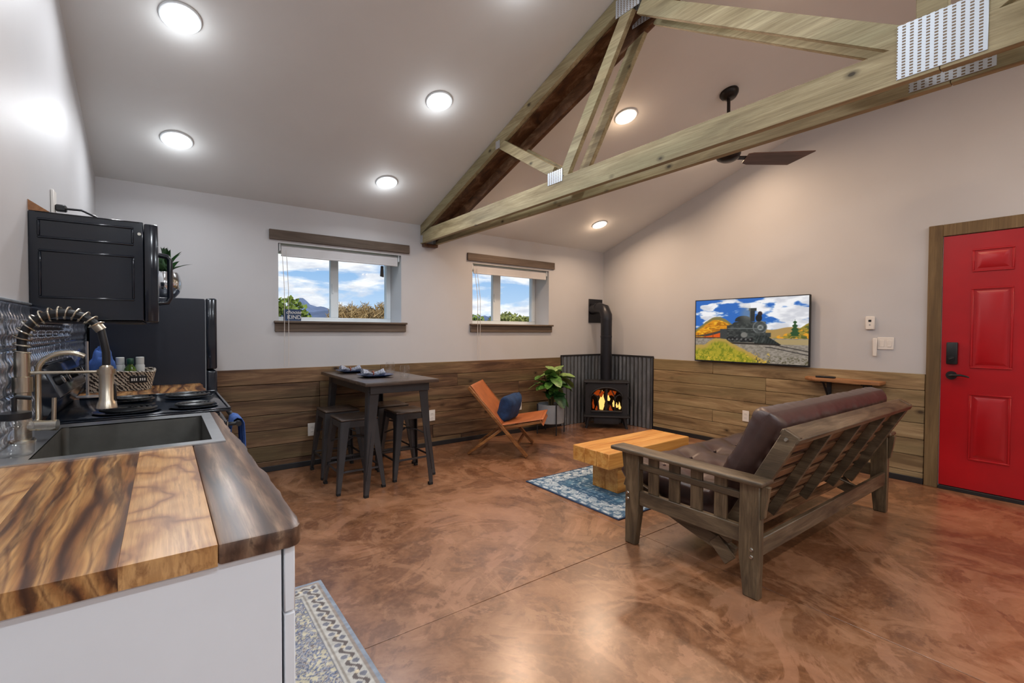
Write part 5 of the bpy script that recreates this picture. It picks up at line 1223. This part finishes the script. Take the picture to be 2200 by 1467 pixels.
for side in (1, -1):
    g = []
    for (p, d_, n_, s_) in frames:
        row = []
        for j in range(NX):
            x = MX0+(MX1-MX0)*j/(NX-1); h_ = .088*thick(s_, x)+.012*0
            dm = 0.0
            for a in TUFT_S:
                for tx in tuftx:
                    dd = ((s_-a)*cum[-1])**2+(x-tx)**2; dm += .03*math.exp(-dd/.0045)+.012*math.exp(-dd/.03)
                    if dd < .06:
                        an = math.atan2((s_-a)*cum[-1], x-tx); dm += .004*max(0, math.cos(an*4))**6*math.exp(-dd/.025)
            wr = .008*mnoise.noise((x*6, s_*9, side))+.006*mnoise.noise((x*20, s_*7, side*3))*(1 if s_ > .5 else .5)+.01*math.exp(-(x-MX0)/.16)*mnoise.noise((x*5, s_*34, 2))
            q = p+n_*side*max(0.003, h_-dm*(1 if side == 1 else .6)+wr*min(1, h_/.05)); row.append(b.bm.verts.new((x+.006*mnoise.noise((s_*12, x*2, 5)), q.y, q.z)))
        g.append(row)
    for i in range(NS-1):
        for j in range(NX-1): b.bm.faces.new((g[i][j], g[i][j+1], g[i+1][j+1], g[i+1][j]))
    if side == 1: g1 = g
    else: g2 = g
for i in range(NS-1):
    for j in (0, NX-1): b.bm.faces.new((g1[i][j], g1[i+1][j], g2[i+1][j], g2[i][j]))
for j in range(NX-1):
    for i in (0, NS-1): b.bm.faces.new((g1[i][j], g1[i][j+1], g2[i][j+1], g2[i][j]))
mt = b.build('mattress', 'brown_leather', t, smooth=80)
pp = []
p, d_, n_, s_ = frames[-1]
# piping along the top back seam of the mattress
seam = frames[int(NS*.93)]; q = seam[0]-seam[2]*.086
MB().tube([(MX0+.04+(MX1-MX0-.08)*k/30, q.y+.004*mnoise.noise((k*.7, 0, 1)), q.z+.004*mnoise.noise((k*.6, 3, 1))) for k in range(31)], .006, 8).build('piping', 'brown_leather', mt)
for tx in tuftx:
    for a in TUFT_S:
        p = cl(a); fr_ = frames[int(a*(NS-1))]; q = p+fr_[2]*.047; MB().ball((tx, q.y, q.z), .012, 1).build('tuft_button', 'brown_leather', mt)
# ================================================================== OUTDOORS
MB().box(-400, YB+.6, -.6, 900, 1500, -.5).build('ground', 'grass', kind='structure')
def ridge(name, lab, dist, az0, az1, elev, mat, seed):
    t = thing(name, lab, 'mountain', (dist*math.sin(R((az0+az1)/2)), dist*math.cos(R((az0+az1)/2)), -.5))
    b = MB(); nu, nv = 360, 8
    def P(u, v):
        az = az0+(az1-az0)*u; e_ = elev(az); h_ = dist*math.tan(R(e_))+HCAM; 
        dd = dist*(1+.25*(v-.6)); k = 1-abs(v-.6)/.6 if v < .6 else 1-(v-.6)/.4
        z = -.5+max(0, h_+.5)*max(0, k)**.8+dist*.0022*mnoise.noise((az*1.7, v*5, seed))*k
        return (dd*math.sin(R(az)), dd*math.cos(R(az)), max(-.5, z))
    b.grid(P, nu, nv); b.build('slope', mat, t, smooth=60); return t
def pk(az, a, h_, w_): return h_*math.exp(-((az-a)/w_)**2)
ridge('mountain_range', 'hazy blue mountain peak seen in the left window', 2600, -50, 80, lambda az: 1.5+pk(az, 12.4, 2.2, 1.15)+pk(az, 14.6, 1.2, 1.3)+pk(az, 18, .9, 2.2)+pk(az, 33, .5, 1.2)+.12*mnoise.noise((az*1.3, 0, 0)), 'mountain_haze_blue', 1)
ridge('foothills', 'lower foothills coloured dark haze blue below the mountain peak', 1800, -50, 80, lambda az: 1.9+.5*math.exp(-((az-15.5)/2.5)**2)+.15*mnoise.noise((az*1.1, 4, 0)), 'foothill_haze_blue', 6)
def tree_mesh(nm, mat, h_, w_, n, seed, bare):
    rr = random.Random(seed); b = MB()
    for k in range(n):
        while True:
            x, y, z = rr.uniform(-1, 1), rr.uniform(-1, 1), rr.uniform(-1, 1)
            if x*x+y*y+z*z < 1: break
        c_ = Vector((x*w_/2, y*w_/2, h_*.58+z*h_*.42)); s_ = rr.uniform(.08, .2)*h_*.16
        d1 = Vector((rr.uniform(-1, 1), rr.uniform(-1, 1), rr.uniform(-.2, 1.5) if bare else rr.uniform(-1, 1))).normalized()*s_*(3.2 if bare else 1.4); d2 = d1.cross(Vector((rr.uniform(-1, 1), rr.uniform(-1, 1), rr.uniform(-1, 1)))).normalized()*s_*(.35 if bare else 1.2)
        b.bm.faces.new([b.bm.verts.new(c_+q) for q in (-d1-d2, d1-d2*.5, d1+d2*.5, -d1+d2)])
    me = bpy.data.meshes.new(nm); b.bm.to_mesh(me); b.bm.free(); me.materials.append(MATS[mat]); return me
def trunk_mesh(h_):
    b = MB(); b.tube([(0, 0, 0), (.05, 0, h_*.3), (0, .05, h_*.6), (.05, .05, h_*.85)], [.02*h_, .016*h_, .01*h_, .003*h_], 7)
    for k in range(5):
        a = R(72*k); b.tube([(0, 0, h_*(.3+.08*k)), (math.cos(a)*h_*.12, math.sin(a)*h_*.12, h_*(.45+.08*k)), (math.cos(a)*h_*.17, math.sin(a)*h_*.17, h_*(.62+.07*k))], [.009*h_, .006*h_, .002*h_], 5)
    me = bpy.data.meshes.new('trunk'); b.bm.to_mesh(me); b.bm.free(); me.materials.append(MATS['bark']); return me
tk = trunk_mesh(1.0)
kinds = {'brown': [tree_mesh('crown', 'twig_brown', 1.0, .38, 800, s_, True) for s_ in (1, 2, 3)], 'olive': [tree_mesh('crown', 'twig_olive', 1.0, .8, 1100, s_, False) for s_ in (4, 5)], 'green': [tree_mesh('crown', 'twig_green', 1.0, .8, 1100, 6, False)]}
def tree(az, dist, el, kind, k, lab, grp):
    h_ = dist*math.tan(R(el))+HCAM+.5
    t = thing('tree', lab, 'tree', (dist*math.sin(R(az)), dist*math.cos(R(az)), -.5), R(k*77), grp)
    for nm, me in (('crown', kinds[kind][k % len(kinds[kind])]), ('trunk', tk)):
        o = bpy.data.objects.new(nm, me); COL.objects.link(o); o.parent = t; o.scale = (h_, h_, h_)
        if nm == 'crown': o['kind'] = 'stuff'
rt_ = random.Random(9)
for k in range(15):
    az = 16.0+k*.42; tree(az, 46+(k % 4)*11, 2.75+.45*math.sin(k*1.7)+.15*math.cos(k*3.1), 'brown', k, 'bare brown tree in the row beyond the left window', 'bare trees beyond the left window')
tree(10.9, 36, 3.75, 'green', 0, 'leafy green tree at the left edge of the left window', None)
tree(32.0, 60, 2.15, 'green', 1, 'dark green tree at the left edge of the right window', None)
for k, (az, el) in enumerate(((35.2, 2.25), (36.0, 2.4), (36.9, 2.2), (37.8, 1.9), (38.6, 1.85), (34.5, 1.9))):
    tree(az, 50+k % 3*14, el, 'olive', k, 'olive green tree in the clump beyond the right window', 'olive trees beyond the right window')
